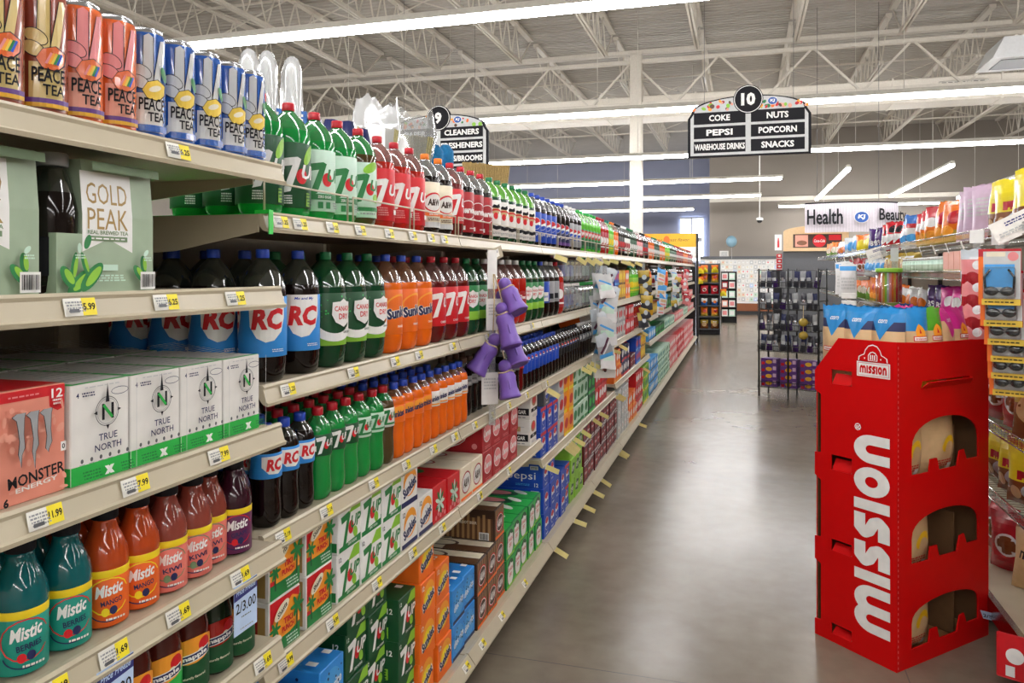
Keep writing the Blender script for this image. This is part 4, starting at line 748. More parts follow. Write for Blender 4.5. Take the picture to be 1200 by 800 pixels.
# ---- bottom deck
G = 'twelve-can cartons on the bottom deck'; z = .15; X5 = XD-.03
stack(DR12, X5-.02, [1.6,1.8], z, 3, 'bright blue diet carton', T5, G); stack(S712, X5-.06, [2.0,2.126], z, [4,4], 'dark green carton with red cherry', T5, G); stack(S712, X5-.02, [2.254], z, 3, 'dark green carton standing forward beside the orange ones', T5, G); stack(SK12, X5, [2.385,2.53], z, [4,3], 'orange soda carton', T5, G); stack(DR12, X5, [2.665,2.795], z, 2, 'bright blue carton beyond the orange ones', T5, G); stack(AW12, X5, [2.93,3.06,3.19], z, [2,2,3], 'brown root beer carton', T5, G); stack(CD12, X5, seq(3.325,.128,5), z, 2, 'green ginger ale carton', T5, G); stack(P12, X5, seq(4.01,.128,4), z, [3,3,2,2], 'blue cola carton', T5, G); stack(PC12, X5, [4.53], z, 2, 'blue and red cola carton', T5, G); stack(DW12, X5, seq(4.665,.128,3), z, 3, 'lime carton', T5, G); stack(DP12, X5, seq(5.09,.128,11), z, 3, 'maroon carton', T5, G); stack(DPD, X5, seq(6.52,.128,5), z, 3, 'pale grey carton', T5, G); stack(OG12, X5, seq(7.2,.128,4), z, 2, 'orange carton on the far side', T5, G); stack(RDX, X5, seq(7.75,.128,4), z, 3, 'red carton', T5, G); stack(LMX, X5, seq(8.3,.128,4), z, 3, 'lime and yellow carton', T5, G); stack(SBX, X5, seq(8.85,.128,7), z, 3, 'sky blue carton', T5, G); stack(TLX, X5, seq(9.8,.128,6), z, 3, 'mint carton', T5, G); stack(GW12, X5, seq(10.6,.128,6), z, 3, 'pale mint carton', T5, G); stack(PKX, X5, seq(11.4,.128,10), z, 3, 'pink carton on the far half', T5, G); stack(RDX, X5, seq(12.7,.128,12), z, 3, 'red carton on the far half', T5, G); stack(PKX, X5, seq(14.3,.128,20), z, 3, 'pink carton at the far end', T5, G)
run(CNG, -1.05, [4.1], -5, 0, 'x', 'y', 'z') if 0 else None

QUEUE.sort(key=lambda q: q[0]); far = MB()
for i, (y, proto, l, rz, lab, group) in enumerate(QUEUE):
    if i < 288: proto.at(l, rz, lab, group); continue
    me = proto.parts[0][1]; o0 = len(far.v)                             # beyond the 300 largest: one mass of cartons
    cr, sr = cos(rz), sin(rz); far.v += [(l[0]+v.co.x*cr-v.co.y*sr, l[1]+v.co.x*sr+v.co.y*cr, l[2]+v.co.z) for v in me.vertices]
    idx = [far.mi(m.name) for m in me.materials]
    for p in me.polygons: far.f.append([o0+k for k in p.vertices]); far.m.append(idx[p.material_index]); far.s.append(False)
o = tag(ob('drink_carton', far.mesh('far_cartons')), 'many small drink cartons packed along the far half of the soda shelving', 'carton'); o['kind'] = 'stuff'
far = MB()
for proto, l, sc in FARB:
    k = sc[2] if sc != 1 else 1
    for _, me, *_r in proto.parts:
        o0 = len(far.v); far.v += [(l[0]+v.co.x, l[1]+v.co.y, l[2]+v.co.z*k) for v in me.vertices]; idx = [far.mi(m.name) for m in me.materials]
        for p in me.polygons: far.f.append([o0+q for q in p.vertices]); far.m.append(idx[p.material_index]); far.s.append(p.use_smooth)
o = tag(ob('soda_bottle', far.mesh('far_bottles')), 'mass of small coloured soda bottles lining the farthest soda shelves', 'bottle'); o['kind'] = 'stuff'
# ---- price tags, sale cards and flags on the shelf lips
def tag_proto(price, w_=.058, h=.027, yf=.55):
    b = MB(); b.box((-.0004,-w_/2,-h/2), (.0004,w_/2,h/2), 'tagpaper'); c = CV(); c.rect(-w_/2+w_*yf,-h/2,w_/2,h/2,'tagyellow'); c.text(price,w_/2-w_*(1-yf)/2,.0,.011,'ink',w=w_*(1-yf)*.86,bold=.03); c.lines(-w_*.2,.0,w_*.5,h*.7,4,'grey'); c.rect(-w_*.45,-h*.35,-w_*.15,-h*.15,'dgrey')
    c.put(b, lambda x,y,e: (.0004+e, x, y)); return single('price_tag','price tag',b)
TG = [tag_proto(p) for p in ('1.69','11.99','5.99','6.25','7.99','1.25','4.99','2.19')]
def tags(xf, z, ys, place, idx):
    for i, y in enumerate(ys): TG[idx[i % len(idx)]].at((xf+.0158,y,z-.0145), 0, f'{ordw(i)} white and yellow price tag from the near end, lip of {place}', 'shelf price tags', tilt=(0,-.23))
tags(-.97,1.8,[1.13],'can shelf',[3]); tags(-.97,1.535,[.92,1.10,1.29],'tea carton shelf',[2,3,5]); tags(-.97,1.238,[.86,1.03,1.24],'energy drink shelf',[1,4,4]); tags(-.97,.983,[.87,.985,1.13,1.305],'fruit drink shelf',[0]); tags(-.97,.775,[1.05,1.22,1.38],'juice shelf',[0])
tags(XF,1.7,[1.52,1.60,1.75,1.9,2.08,2.25,2.4,2.52],T1,[5]); tags(XF,1.315,[1.55,1.86,2.12,2.3,2.6,3.0,3.3,3.7],T2,[5]); tags(XF,.983,[1.53,1.72,1.98,2.2,2.42,2.62,2.84,3.05,3.3,3.6,4.0],T3,[7]); tags(XF,.69,[1.54,1.75,2.0,2.25,2.5,2.9,3.3],T4,[6])
for i, y in enumerate([2.35,2.62,2.8,3.05,3.4]): TG[6].at((XD+.0215,y,.1375), 0, f'{ordw(i)} white and yellow price tag from the near end, lip of bottom soda deck', 'shelf price tags', tilt=(0,-.62))
def sale():
    b = MB(); w_, h = .074, .098; b.box((-.0004,-w_/2,-h), (.0004,w_/2,0), 'signblue'); c = CV(); c.poly([(-w_/2,-.004),(w_/2,-.001),(w_/2,-.024),(-w_/2,-.03)],'signnavy'); c.text('Price Freeze',0,-.0145,.011,'signblue',w=.062,shear=.3,rot=.04); c.text('2/3.00',0,-.046,.021,'ink',w=.064,bold=.01); c.lines(0,-.066,.03,.004,1,'dgrey'); c.lines(0,-.088,.04,.004,1,'grey')
    c.put(b, lambda x,y,e: (.0004+e,x,y)); return single('sale_card','sale card',b)
SALE = sale()
for y, d in ((.872,'under the teal bottles'),(.985,'under the first orange bottle'),(1.318,'beside the tropical punch cartons')): SALE.at((-.9515,y,.955), 0, f'pale blue two-for-three-dollars sale card {d}', 'price freeze cards')
b = MB(); b.box((0,-.0005,-.014), (.075,.0005,.014), 'flagyellow'); b.box((-.004,-.004,-.012), (0,.004,.012), 'tagpaper'); c = CV(); c.rect(.03,-.01,.07,.01,'tagyellow') if 0 else None
FLAG = single('shelf_flag','shelf flag',b)
for xf, zz, ys, place in ((XF,1.655,[4.15,4.75,5.05,5.3,5.6,6.0,6.6,7.0,7.5],T1),(XF,.94,[3.98,4.9,5.06,5.2,6.1,6.5,8.0],T3),(XF,.535,[3.95,4.42,4.5,4.56,4.66,4.9,5.3,5.55,6.3,6.42,8.2],T4),(XD+.01,.105,[3.95,4.43,4.72,5.05,5.35,6.15,6.25,7.4],T5)):
    for i, y in enumerate(ys): FLAG.at((xf+.024,y,zz), JR.uniform(-.25,.25)-.15, f'{ordw(i)} pale yellow flag from the near end, jutting from lip of {place}', 'yellow shelf flags', tilt=(0,JR.uniform(.25,.6)))
b = MB(); b.box((-.001,-.05,-.05), (.001,.05,.0), 'cream_channel'); c = CV(); c.rect(-.022,-.04,.028,-.008,'tagpaper'); c.rect(-.018,-.022,.02,-.012,'signnavy'); c.put(b, lambda x,y,e: (.001+e,x,y)); SH = single('sign_holder','sign holder',b)
SH.at((XF+.03,3.03,1.665), -.4, 'cream plastic sign holder above the purple toys', None, tilt=(.35,0)); SH.at((XF+.03,5.5,1.665), -.3, 'cream plastic sign holder above the grey clip strip', None, tilt=(.3,0))
# fresh side behind the near shelves: the next aisle's shelving carries the mops
b = MB(); b.box((-2.1,1.5,0), (-1.585,17.3,.12), 'kick_dark'); b.box((-2.1,1.5,1.16), (-1.585,17.3,1.2), 'cream_steel'); b.box((-1.6,1.5,.1), (-1.582,17.3,1.7), 'back_steel'); b.box((-2.1,1.5,.6), (-1.585,17.3,.63), 'cream_steel'); tag(ob('gondola_shelving', b.mesh('rear_gondola')), 'shelving of the next aisle back to back with the soda shelving', 'shelving')

# ================================================================== RED FLOOR DISPLAY
DP0 = Vector((.583, 3.317, 0)); DA = Vector((.69, .724, 0)); DB = Vector((-.724, .69, 0)); AL, BL = .634, .383
def loc(a, b_, z): return DP0+DA*a+DB*b_+Vector((0,0,z))
def wordmark(c, cx, cy, h, w, mat, up):
    g = CV(); x = 0
    def thick(pts, wd):
        for p, q in zip(pts, pts[1:]): g.line(*p, *q, wd, mat)
        for p in pts[1:-1]: g.ell(p[0], p[1], wd/2, wd/2, mat, n=16)
    for ch in 'mission':
        if ch in 'mn':
            g.rect(x,0,x+.34,.54,mat); n = 2 if ch == 'm' else 1
            for k in range(n): g.arc(x+.485+.63*k,.52,.315,.31,0,180,.34,mat); g.rect(x+.63*(k+1),0,x+.63*(k+1)+.34,.53,mat)
            x += .97+.63*(n-1)
        elif ch == 'i': g.rect(x,0,x+.36,1,mat); x += .36
        elif ch == 's': thick([(x+.84,.84),(x+.34,.84),(x+.18,.7),(x+.27,.58),(x+.6,.43),(x+.67,.3),(x+.52,.16),(x+.0,.16)],.32); x += .84
        else: g.arc(x+.5,.5,.34,.34,0,360,.32,mat,28); x += 1.0
        x += .13
    W = x-.13
    for vs, fs, m in g.it:
        o = [((p[0]/W-.5)*w, (p[1]-.5)*h) for p in vs]
        c.it.append(([(cx-v, cy+u) for u, v in o] if up else [(cx+u, cy+v) for u, v in o], fs, m))
disp = bpy.data.objects.new('floor_display', None); COL.objects.link(disp); disp.location = (0,0,0)
tag(disp, 'tall red cardboard floor display with white vertical lettering and arched openings', 'display')
def dpart(name, b, lab=None, par=None): return ob(name, b.mesh(name), par or disp, lab)
b = MB()
left = [(0,0),(BL,0),(BL,.068),(.352,.071),(.352,.313),(BL,.328),(BL,.426),(.352,.43),(.352,.674),(BL,.693),(BL,.79),(.352,.793),(.352,1.043),(BL,1.061),(BL,1.143),(.265,1.291),(.0,1.294)]
slots = [(1.156,1.095),(.795,.73),(.437,.387),(.08,.035)]
holes = [[(.2,z0),(.3,z0),(.3,z1),(.2,z1)] for z1, z0 in slots]
b.plate(left, holes, .006, lambda x,y,d: loc(-.003+d, x, y), 'display_red')
cv = CV()
wordmark(cv, -.108, .51, .16, .8, 'white', True)
cv.text('®', -.17, .935, .03, 'white', rot=pi/2)
L = CV(); L.rect(-.074,-.03,.074,.03,'white'); L.rect(-.07,-.026,.07,.026,'pink'); L.rect(-.067,-.0235,.067,.0235,'white'); wordmark(L, 0, 0, .031, .122, 'display_red', False)
arch = [(-.066,.034),(-.064,.05),(-.05,.058),(-.04,.062),(-.034,.08),(-.02,.097),(0,.103),(.02,.097),(.034,.08),(.04,.062),(.05,.058),(.064,.05),(.066,.034)]
L.poly(arch,'white'); L.poly([(x*.93,.034+(y-.034)*.93) for x,y in arch],'display_red'); L.poly([(-.021,.036),(-.021,.058),(-.012,.07),(0,.074),(.012,.07),(.021,.058),(.021,.036)],'white'); L.poly([(-.017,.038),(-.017,.057),(-.01,.066),(0,.07),(.01,.066),(.017,.057),(.017,.038)],'display_red')
for xx in (-.009,0,.009): L.rect(xx-.0025,.04,xx+.0025,.06,'white')
L.ell(-.036,.045,.003,.003,'white'); L.ell(.036,.045,.003,.003,'white')
cv.it += [([(x-.1, y+1.175) for x,y in vs], fs, m) for vs, fs, m in L.it]
cv.put(b, lambda x,y,e: loc(-.0062-e, -x, y), eps=.00008)
dpart('side_panel', b, 'red panel with white lettering')
for z1, z0 in slots:
    f = MB(); f.add([loc(-.006,.205,z0+.001),loc(-.006,.295,z0+.001),loc(.02,.295,z1-.018),loc(.02,.205,z1-.018),loc(-.004,.205,z0+.001),loc(-.004,.295,z0+.001),loc(.022,.295,z1-.018),loc(.022,.205,z1-.018)],[[0,1,2,3],[7,6,5,4],[0,4,5,1],[2,6,7,3]],'display_red'); dpart('slot_flap', f)
def archhole(z0, z1):
    a0, a1 = .09, .555; n = 14; p = [(a0,z0),(.205,z0),(.215,z0+.05),(.26,z0+.05),(.275,z0+.0),(.0+.4,z0),(.42,z0+.06),(.45,z0+.065),(.47,z0+.02),(a1,z0+.02)]
    zs = z0+.1
    for k in range(n+1):
        t = pi*k/n; p.append(((a0+a1)/2+(a1-a0)/2*cos(t), zs+(z1-zs)*sin(t)**.8))
    return p
H3 = [archhole(.76,.978), archhole(.405,.6), archhole(.0+.04,.24)]
H3[2] = archhole(.07,.245)
b = MB(); b.plate([(0,0),(AL,0),(AL,1.279),(.5,1.283),(.2,1.283),(0,1.294)], H3+[[(.15,1.1),(.5,1.1),(.49,1.13),(.16,1.13)]], .006, lambda x,y,d: loc(x, .003+d, y), 'display_red')
cv = CV()
for k in range(60): cv.rect(.002,.01+k*.0213,.0045,.02+k*.0213,'pink')
cv.put(b, lambda x,y,e: loc(x, -.0003-e*0+-.0002, y), eps=.0002); dpart('front_panel', b)
f = MB(); f.add([loc(.15,-.001,1.1),loc(.5,-.001,1.1),loc(.48,-.022,1.125),loc(.17,-.022,1.125),loc(.15,.002,1.1),loc(.5,.002,1.1),loc(.48,-.019,1.128),loc(.17,-.019,1.128)],[[3,2,1,0],[4,5,6,7],[0,1,5,4],[2,3,7,6],[1,2,6,5],[3,0,4,7]],'display_red'); dpart('handle_flap', f)
def slab(a0, a1, b0, b1, z0, z1, m):
    q = MB(); q.box((a0,b0,z0),(a1,b1,z1), m); q.v = [tuple(loc(*v)) for v in q.v]; return q
dpart('back_panel', slab(.004,AL,BL-.006,BL-.001,0,1.16,'display_red')); dpart('end_panel', slab(AL-.006,AL-.0005,.007,BL-.007,0,1.27,'display_red'))
dpart('inner_liner', slab(AL-.0095,AL-.0065,.008,BL-.008,.01,1.06,'board_brown')); dpart('inner_liner', slab(.004,AL-.01,BL-.0095,BL-.0065,.01,1.06,'board_brown'))
for z in (.012,.335,.71,1.06): dpart('tray', slab(.006,AL-.0096,.01,BL-.0096,z,z+.008,'kraft'))
for z in (.02,.343,.718): dpart('divider', slab(.46,.465,.05,BL-.01,z,z+.2,'board_brown'))

# ------------------------------------------------------------------ bags
def bag(W, H, T, bands, cv=None, seed=1, name='snack_bag', cat='bag', rough=1.0, nu=12, nv=18):
    """pillow bag facing +x; bands = [(up to fraction of height, material)]"""
    q = random.Random(seed); ph = [q.uniform(0, 6.3) for _ in range(6)]
    def d(y, z, back=False):
        u = max(-1, min(1, 2*y/W)); v = max(0, min(1, z/H))
        k = (max(0, 1-abs(u)**2.4))**.7*max(0, sin(pi*min(1, max(0, (v*1.06-.03)))))**.55
        wr = .06*sin(9*u+ph[0]+4*v)+.05*sin(14*v+ph[1]+3*u)+.05*sin(7*u-9*v+ph[2])+.035*sin(23*u+ph[3])*(1-sin(pi*v))
        return T/2*(k*(1+rough*wr)+.012) * (-1 if back else 1)
    b = MB()
    for back in (False, True):
        g = []
        for j in range(nv+1):
            for i in range(nu+1):
                y = W*(i/nu-.5); z = H*j/nv; pinch = 1-.06*sin(pi*j/nv)**2
                g.append((d(y, z, back), y*pinch, z+(.004*sin(40*y+ph[4]) if j in (0, nv) else 0)+(0 if j < nv else .006*q.uniform(-1, 1))))
        o = 0
        for j in range(nv):
            m = next(mm for lim, mm in bands if (j+.5)/nv <= lim)
            fs = []
            for i in range(nu):
                A_ = [j*(nu+1)+i, j*(nu+1)+i+1, (j+1)*(nu+1)+i+1, (j+1)*(nu+1)+i]
                fs.append(A_ if not back else A_[::-1])
            base = len(b.v)
            b.add([g[k] for k in range(j*(nu+1), (j+2)*(nu+1))], [[k-j*(nu+1) for k in f] for f in fs], m, True)
    if cv: cv.put(b, lambda x,y,e: (d(x, y)+e+.0006, x*(1-.06*sin(pi*max(0,min(1,y/H)))**2), y), cut=(W/10, H/14))
    return single(name, cat, b)
def chips(top, acc, side=False):
    c = CV(); W, H = .15, .31
    if side:   # gusset side towards the aisle corner
        c.poly([(-.07,.3),(.07,.3),(.0,.19)], top); c.text('corn',0,.26,.014,'white',w=.04,shear=.3); c.rect(-.05,.13,.05,.15,'red'); c.rect(-.047,.133,.047,.147,'white'); c.text('mission',0,.14,.008,'red',w=.08)
        return bag(W,H,.09,[(.62,'chiptan'),(.7,'chiptan'),(.86,'navy' if top == 'chipblue' else 'chiptan'),(1,top)],c,seed=len(top),name='chip_bag',rough=.6)
    c.poly([(-.024,.205),(-.024,.225),(-.012,.24),(0,.25),(.012,.24),(.024,.225),(.024,.205)],'lorange'); c.poly([(-.006,.215),(0,.235),(.006,.215)],'red'); c.rect(-.035,.186,.035,.205,'red'); c.rect(-.032,.189,.032,.202,'white'); c.text('mission',0,.1955,.008,'red',w=.055); c.ell(0,.15,.026,.018,acc); c.text('TORTILLA',0,.15,.006,'white',w=.034); c.ell(.02,.09,.03,.025,'chiptan')
    return bag(W,H,.09,[(.42,'chipyellow'),(.72,'chiptan'),(1,top)],c,seed=len(acc),name='chip_bag',rough=.6)
CBs, CBf, CGf, CMf, CMs = chips('chipblue','chipblue',True), chips('chipblue','chipblue'), chips('chipgreen','chipgreen'), chips('chipmagenta','chipmagenta'), chips('chipmagenta','x',True)
ra = atan2(-DA.y, -DA.x); rf = atan2(-DB.y, -DB.x); zb = 1.085; G = 'tortilla chip bags in the red display'
def dbag(p, a, b_, rz, lab, sc=1): v = loc(a, b_, zb+.0005); p.at(v, rz, lab, G, sc, tilt=None)
# the bags stand upright in the top tray
dbag(CBs,.08,.325,ra,'blue topped chip bag farthest from the lettered corner of the display',1.1); dbag(CBs,.075,.215,ra+.05,'middle blue topped chip bag above the lettered side of the display',1.09); dbag(CBs,.085,.1,ra-.04,'blue topped chip bag at the lettered corner of the display',1.09)
dbag(CBf,.19,.065,rf-.15,'chip bag with blue top and yellow base facing the display front',1.09); dbag(CGf,.31,.07,rf,'green topped chip bag in the red display',1.08); dbag(CMs,.425,.085,rf+.25,'tan side of a magenta topped chip bag in the red display',1.07); dbag(CMf,.53,.09,rf+.1,'magenta topped chip bag in the red display',1.07); dbag(CMs,.42,.25,rf+.1,'magenta topped chip bag in the rear row of the display',1.08); dbag(CBs,.25,.25,rf+.1,'blue topped chip bag in the rear row of the display',1.07)
c = CV(); c.ell(.02,.13,.05,.03,'chipyellow',.4); c.ell(.03,.11,.03,.03,'chiptan'); c.lines(0,.05,.12,.03,3,'red'); c.rect(.03,.02,.06,.045,'white'); c.lines(-.02,.03,.06,.012,2,'ink')
TRT = bag(.235,.26,.09,[(1,'chiptan')],c,seed=8,name='tortilla_bag',rough=.5)
for zz, lst, w_ in ((.718,(.145,.37),'top'),(.343,(.19,),'middle'),(.02,(.19,),'bottom')):
    for i, a_ in enumerate(lst): v = loc(a_,.075,zz+.0015); TRT.at(v, rf, f'{"first " if len(lst) > 1 and i == 0 else "second " if i else ""}tan tortilla bag inside the {w_} arched opening', 'tortilla bags inside the display')

# ================================================================== SNACK SHELVING, other side of the aisle
XR, XRB = 1.06, 1.6
WZ = (1.72, 1.525, 1.27, .86, .56)
for k in range(8):
    y0 = 2.3+1.22*k; r = bpy.data.objects.new('wire_shelving', None); COL.objects.link(r); r.location = (1.3, y0, 0); L = 1.22
    tag(r, f'{ordw(k)} section of chrome wire snack shelving from the near end', 'shelving', 'snack shelving sections')
    def P(name, b, par=None, lab=None): b.v = [(v[0]-1.3, v[1], v[2]) for v in b.v]; return ob(name, b.mesh(name), par or r, lab)
    b = MB(); b.box((XRB,0,.1),(XRB+.02,L,1.95),'back_steel'); P('back_panel', b)
    b = MB(); b.box((XRB-.03,0,0),(XRB,.03,1.95),'black'); P('upright', b)
    b = MB(); b.box((XR-.02,.0,.12),(XRB,L,.17),'cream_steel'); b.box((XR-.045,.0,.09),(XR-.02,L,.172),'chrome'); P('base_deck', b)
    b = MB(); b.box((XR+.05,0,0),(XRB,L,.12),'kick_dark'); P('kick_plate', b)
    for z in WZ if k < 3 else WZ[:3]:
        b = MB()
        for xx, zz in ((XR,z),(XR,z+.045),(XR+.25,z-.004),(XRB-.02,z)): b.tube([(xx,.005,zz),(xx,L-.005,zz)],.0035,'chrome',5)
        for i in range(30):
            yy = .02+i*.0405; b.tube([(XR,yy,z+.045),(XR,yy,z),(XRB-.02,yy,z)],.0018,'chrome',4)
        s_ = P('wire_shelf', b)
        b = MB(); b.box((XR-.004,.005,z+.012),(XR-.002,L-.005,z+.036),'blisterclear'); P('label_holder', b, s_)
def bagk(W, H, T, bands, emblem=None, seed=1, lo=True):
    return bag(W, H, T, bands, emblem, seed, nu=10 if lo else 14, nv=12 if lo else 18)
BO = bagk(.2,.26,.11,[(.3,'bagolive'),(1,'bagorange')],CV().ell(.02,.16,.05,.04,'bagred',.3).ell(-.03,.08,.05,.03,'lorange'),2)
BR = bagk(.2,.25,.11,[(.35,'bagolive'),(.6,'bagorange'),(1,'bagred')],CV().ell(0,.15,.05,.03,'bagwhite').ell(0,.07,.06,.03,'lorange'),3)
BL_ = bagk(.15,.28,.06,[(1,'baglilac')],CV().lines(0,.17,.08,.1,5,'lgrey').rect(-.06,.02,.06,.04,'pink'),4)
BY = bagk(.22,.27,.12,[(.45,'bagbrown'),(1,'bagyellow')],CV().rect(-.04,.12,.03,.16,'bagred').ell(.03,.07,.05,.04,'bagclear').ell(-.05,.06,.03,.03,'tan'),5)
BW = bagk(.2,.24,.11,[(.25,'bagwhite'),(.4,'bagblue'),(.7,'bagwhite'),(1,'bagblue')],CV().rect(-.06,.15,.06,.18,'bagred').ell(0,.08,.06,.03,'skyblue'),6)
BD = bagk(.2,.24,.11,[(.4,'bagred'),(.55,'bagwhite'),(1,'bagred')],CV().line(-.08,.08,.08,.14,.03,'bagwhite').ell(0,.18,.04,.03,'ink'),7)
BP = bagk(.2,.24,.1,[(.3,'bagblue'),(1,'bagpurple')],CV().text('89',0,.1,.05,'bagwhite',w=.08),8)
BYW = bagk(.2,.22,.1,[(.5,'bagyellow'),(1,'bagorange')],CV().ell(0,.12,.06,.05,'bagyellow'),9)
BC = bagk(.2,.22,.1,[(1,'bagclear')],CV().ell(0,.12,.06,.05,'skyblue').rect(-.05,.03,.05,.06,'bagwhite'),10)
BB = bagk(.18,.2,.1,[(.5,'bagblue'),(1,'bagwhite')],CV().ell(0,.1,.05,.04,'bagorange'),11)
BG = bagk(.2,.22,.1,[(.5,'baggreen'),(1,'bagorange')],CV().ell(0,.12,.05,.04,'cream'),12)
BM = bagk(.2,.22,.1,[(1,'chipmagenta')],CV().ell(0,.12,.05,.04,'bagwhite'),13)
BRN = bagk(.22,.25,.12,[(.6,'bagbrown'),(1,'bagolive')],CV().ell(0,.12,.07,.06,'tan').rect(-.05,.19,.05,.21,'bagwhite'),14)
BRD = bagk(.22,.25,.12,[(1,'bagred')],CV().ell(0,.12,.06,.05,'bagwhite').ell(0,.12,.05,.04,'bagbrown'),15)
BTW = bagk(.24,.26,.12,[(1,'tan')],CV().text('nutz',0,.16,.04,'ink',w=.12).text('S',.03,.07,.03,'dred'),16)
def bags(items, x, z, place, group, p=.2):
    fit = .72 if 1.5 < z < 1.6 else .9 if 1.2 < z < 1.3 else 1; x += .035
    for pr, y0, n, d in items:
        for i in range(n):
            lab = f'{ordw(i)} {d} from the near end, {place}' if n > 1 else f'{d}, {place}'
            pr.at((x+JR.uniform(-.012,.012), y0+p*i+JR.uniform(-.01,.01), z+.003), pi+.55+JR.uniform(-.25,.25), lab, group, fit*JR.uniform(.94,1.04), tilt=(JR.uniform(-.05,.05), JR.uniform(-.12,.03)))
G = 'snack bags on the top wire shelf'
bags(((BY,3.42,5,'yellow and brown snack bag'),),1.15,1.72,'top wire shelf',G,.17)
bags(((BL_,4.36,4,'lilac popcorn bag'),),1.13,1.72,'top wire shelf',G,.13)
bags(((BO,4.98,2,'orange round-print snack bag'),(BR,5.38,3,'red and orange snack bag'),(BW,5.98,3,'blue and white snack bag'),(BD,6.58,3,'red and white striped snack bag'),(BP,7.2,4,'dark purple snack bag'),(BYW,8.0,4,'yellow snack bag'),(BC,8.8,4,'pale clear snack bag'),(BB,9.6,5,'small blue and white snack bag'),(BG,10.6,5,'green and orange snack bag')),1.15,1.72,'top wire shelf',G)
b = MB(); b.lathe([(.036,0,'mint'),(.039,.004,'mint'),(.039,.03,'mint'),(.0392,.03,'sage'),(.0392,.085,'sage'),(.039,.085,'mint'),(.039,.105,'mint'),(.034,.112,'mint')],16); j1 = b.mesh('jar'); b = MB(); b.lathe([(.036,.112,'white'),(.036,.128,'white'),(.034,.13,'white')],16); JAR = Proto('snack_jar','jar',[('body',j1),('lid',b.mesh('lid'))])
run(JAR, 1.13, seq(4.95,.085,14), 1.528, pi, 'pale green snack jar', 'second wire shelf', 'snack jars', .004); run(JAR, 1.22, seq(4.99,.085,14), 1.528, pi, 'pale green snack jar in the second row', 'second wire shelf', 'snack jars', .004)
PCH = carton(.12,.11,.15,'salmon',CV().rect(-.05,-.07,.05,-.02,'tan'),name='snack_box'); run(PCH, 1.08, seq(4.2,.115,6), 1.528, pi, 'peach snack box', 'second wire shelf', 'peach snack boxes')
G = 'snack bags on the second wire shelf'; bags(((BRN,6.3,5,'brown snack bag'),(BC,7.4,5,'pale clear snack bag'),(BRD,8.5,6,'red snack bag')),1.17,1.525,'second wire shelf',G,.21)
G = 'snack bags on the third wire shelf'
bags(((BM,4.3,5,'magenta snack bag'),(BP,5.35,2,'purple snack bag'),(BB,5.8,4,'blue and white snack bag'),(BG,6.6,3,'green snack bag'),(BO,7.2,4,'orange snack bag'),(BG,8.05,4,'green snack bag beyond the orange ones')),1.16,1.27,'third wire shelf',G)
bags(((BRD,3.0,5,'dark red snack bag'),),1.16,1.27,'third wire shelf',G,.22)
G = 'snack bags on the fourth wire shelf'; bags(((BRN,3.05,4,'brown and olive snack bag'),(BRD,3.95,3,'red snack bag')),1.16,.86,'fourth wire shelf',G,.22)
G = 'snack bags on the fifth wire shelf'; bags(((BRD,3.1,3,'red snack bag'),(BY,3.78,3,'yellow snack bag')),1.16,.56,'fifth wire shelf',G,.22)
G = 'snack bags on the bottom deck'; bags(((BRD,3.05,1,'red snack bag'),(BTW,3.33,3,'tan nut bag with dark lettering'),(BRD,4.1,2,'red and white snack bag')),1.18,.172,'bottom deck of the wire shelving',G,.25)
b = MB(); b.box((-.0008,-.014,-.055),(.0008,.014,0),'tagpaper'); WT = single('shelf_ticket','shelf ticket',b)
for i, y in enumerate([4.35,4.65,4.95,5.3,5.75,6.2,6.7,7.2,7.8,8.4,9.0,9.8]): WT.at((XR-.008,y,1.722), pi+JR.uniform(-.2,.2), f'{ordw(i)} white paper ticket from the near end, hanging from top wire shelf', 'wire shelf tickets', tilt=(JR.uniform(-.3,.3),.3))
b = MB(); b.box((-.001,-.075,-.045),(.001,.075,.045),'tagpaper'); c = CV(); c.lines(.02,.02,.08,.02,2,'signnavy'); c.lines(0,-.015,.11,.02,2,'lgrey'); c.put(b, lambda x,y,e:(.001+e,x,y)); CARDH = single('price_card','price card',b); CARDH.at((1.03,3.5,1.75), -2.1, 'large cream price card tilted at the top wire shelf corner', None, tilt=(.45,0)); CARDH.at((1.03,6.75,1.715), -2.0, 'grey price card tilted along the top wire shelf', None, tilt=(.3,0))
b = MB(); b.box((-.001,-.035,-.045),(.001,.035,0),'signblue'); c = CV(); c.text('2/5',0,-.024,.02,'navy'); c.put(b, lambda x,y,e:(.001+e,x,y)); W2 = single('sale_card','sale card',b); W2.at((1.0,3.72,.12), -2.0, 'small pale blue sale card on the lowest snack rail', 'price freeze cards',tilt=(0,.5))
b = MB(); b.box((-.002,-.06,-.17),(.002,.06,0),'red',.004); c = CV(); c.ell(0,-.08,.03,.03,'white'); c.rect(-.03,-.16,.0,-.12,'white'); c.put(b, lambda x,y,e:(.002+e,x,y)); single('hang_card','card',b).at((.985,3.32,.2), -2.0, 'red and white hanging card at the lowest snack rail')
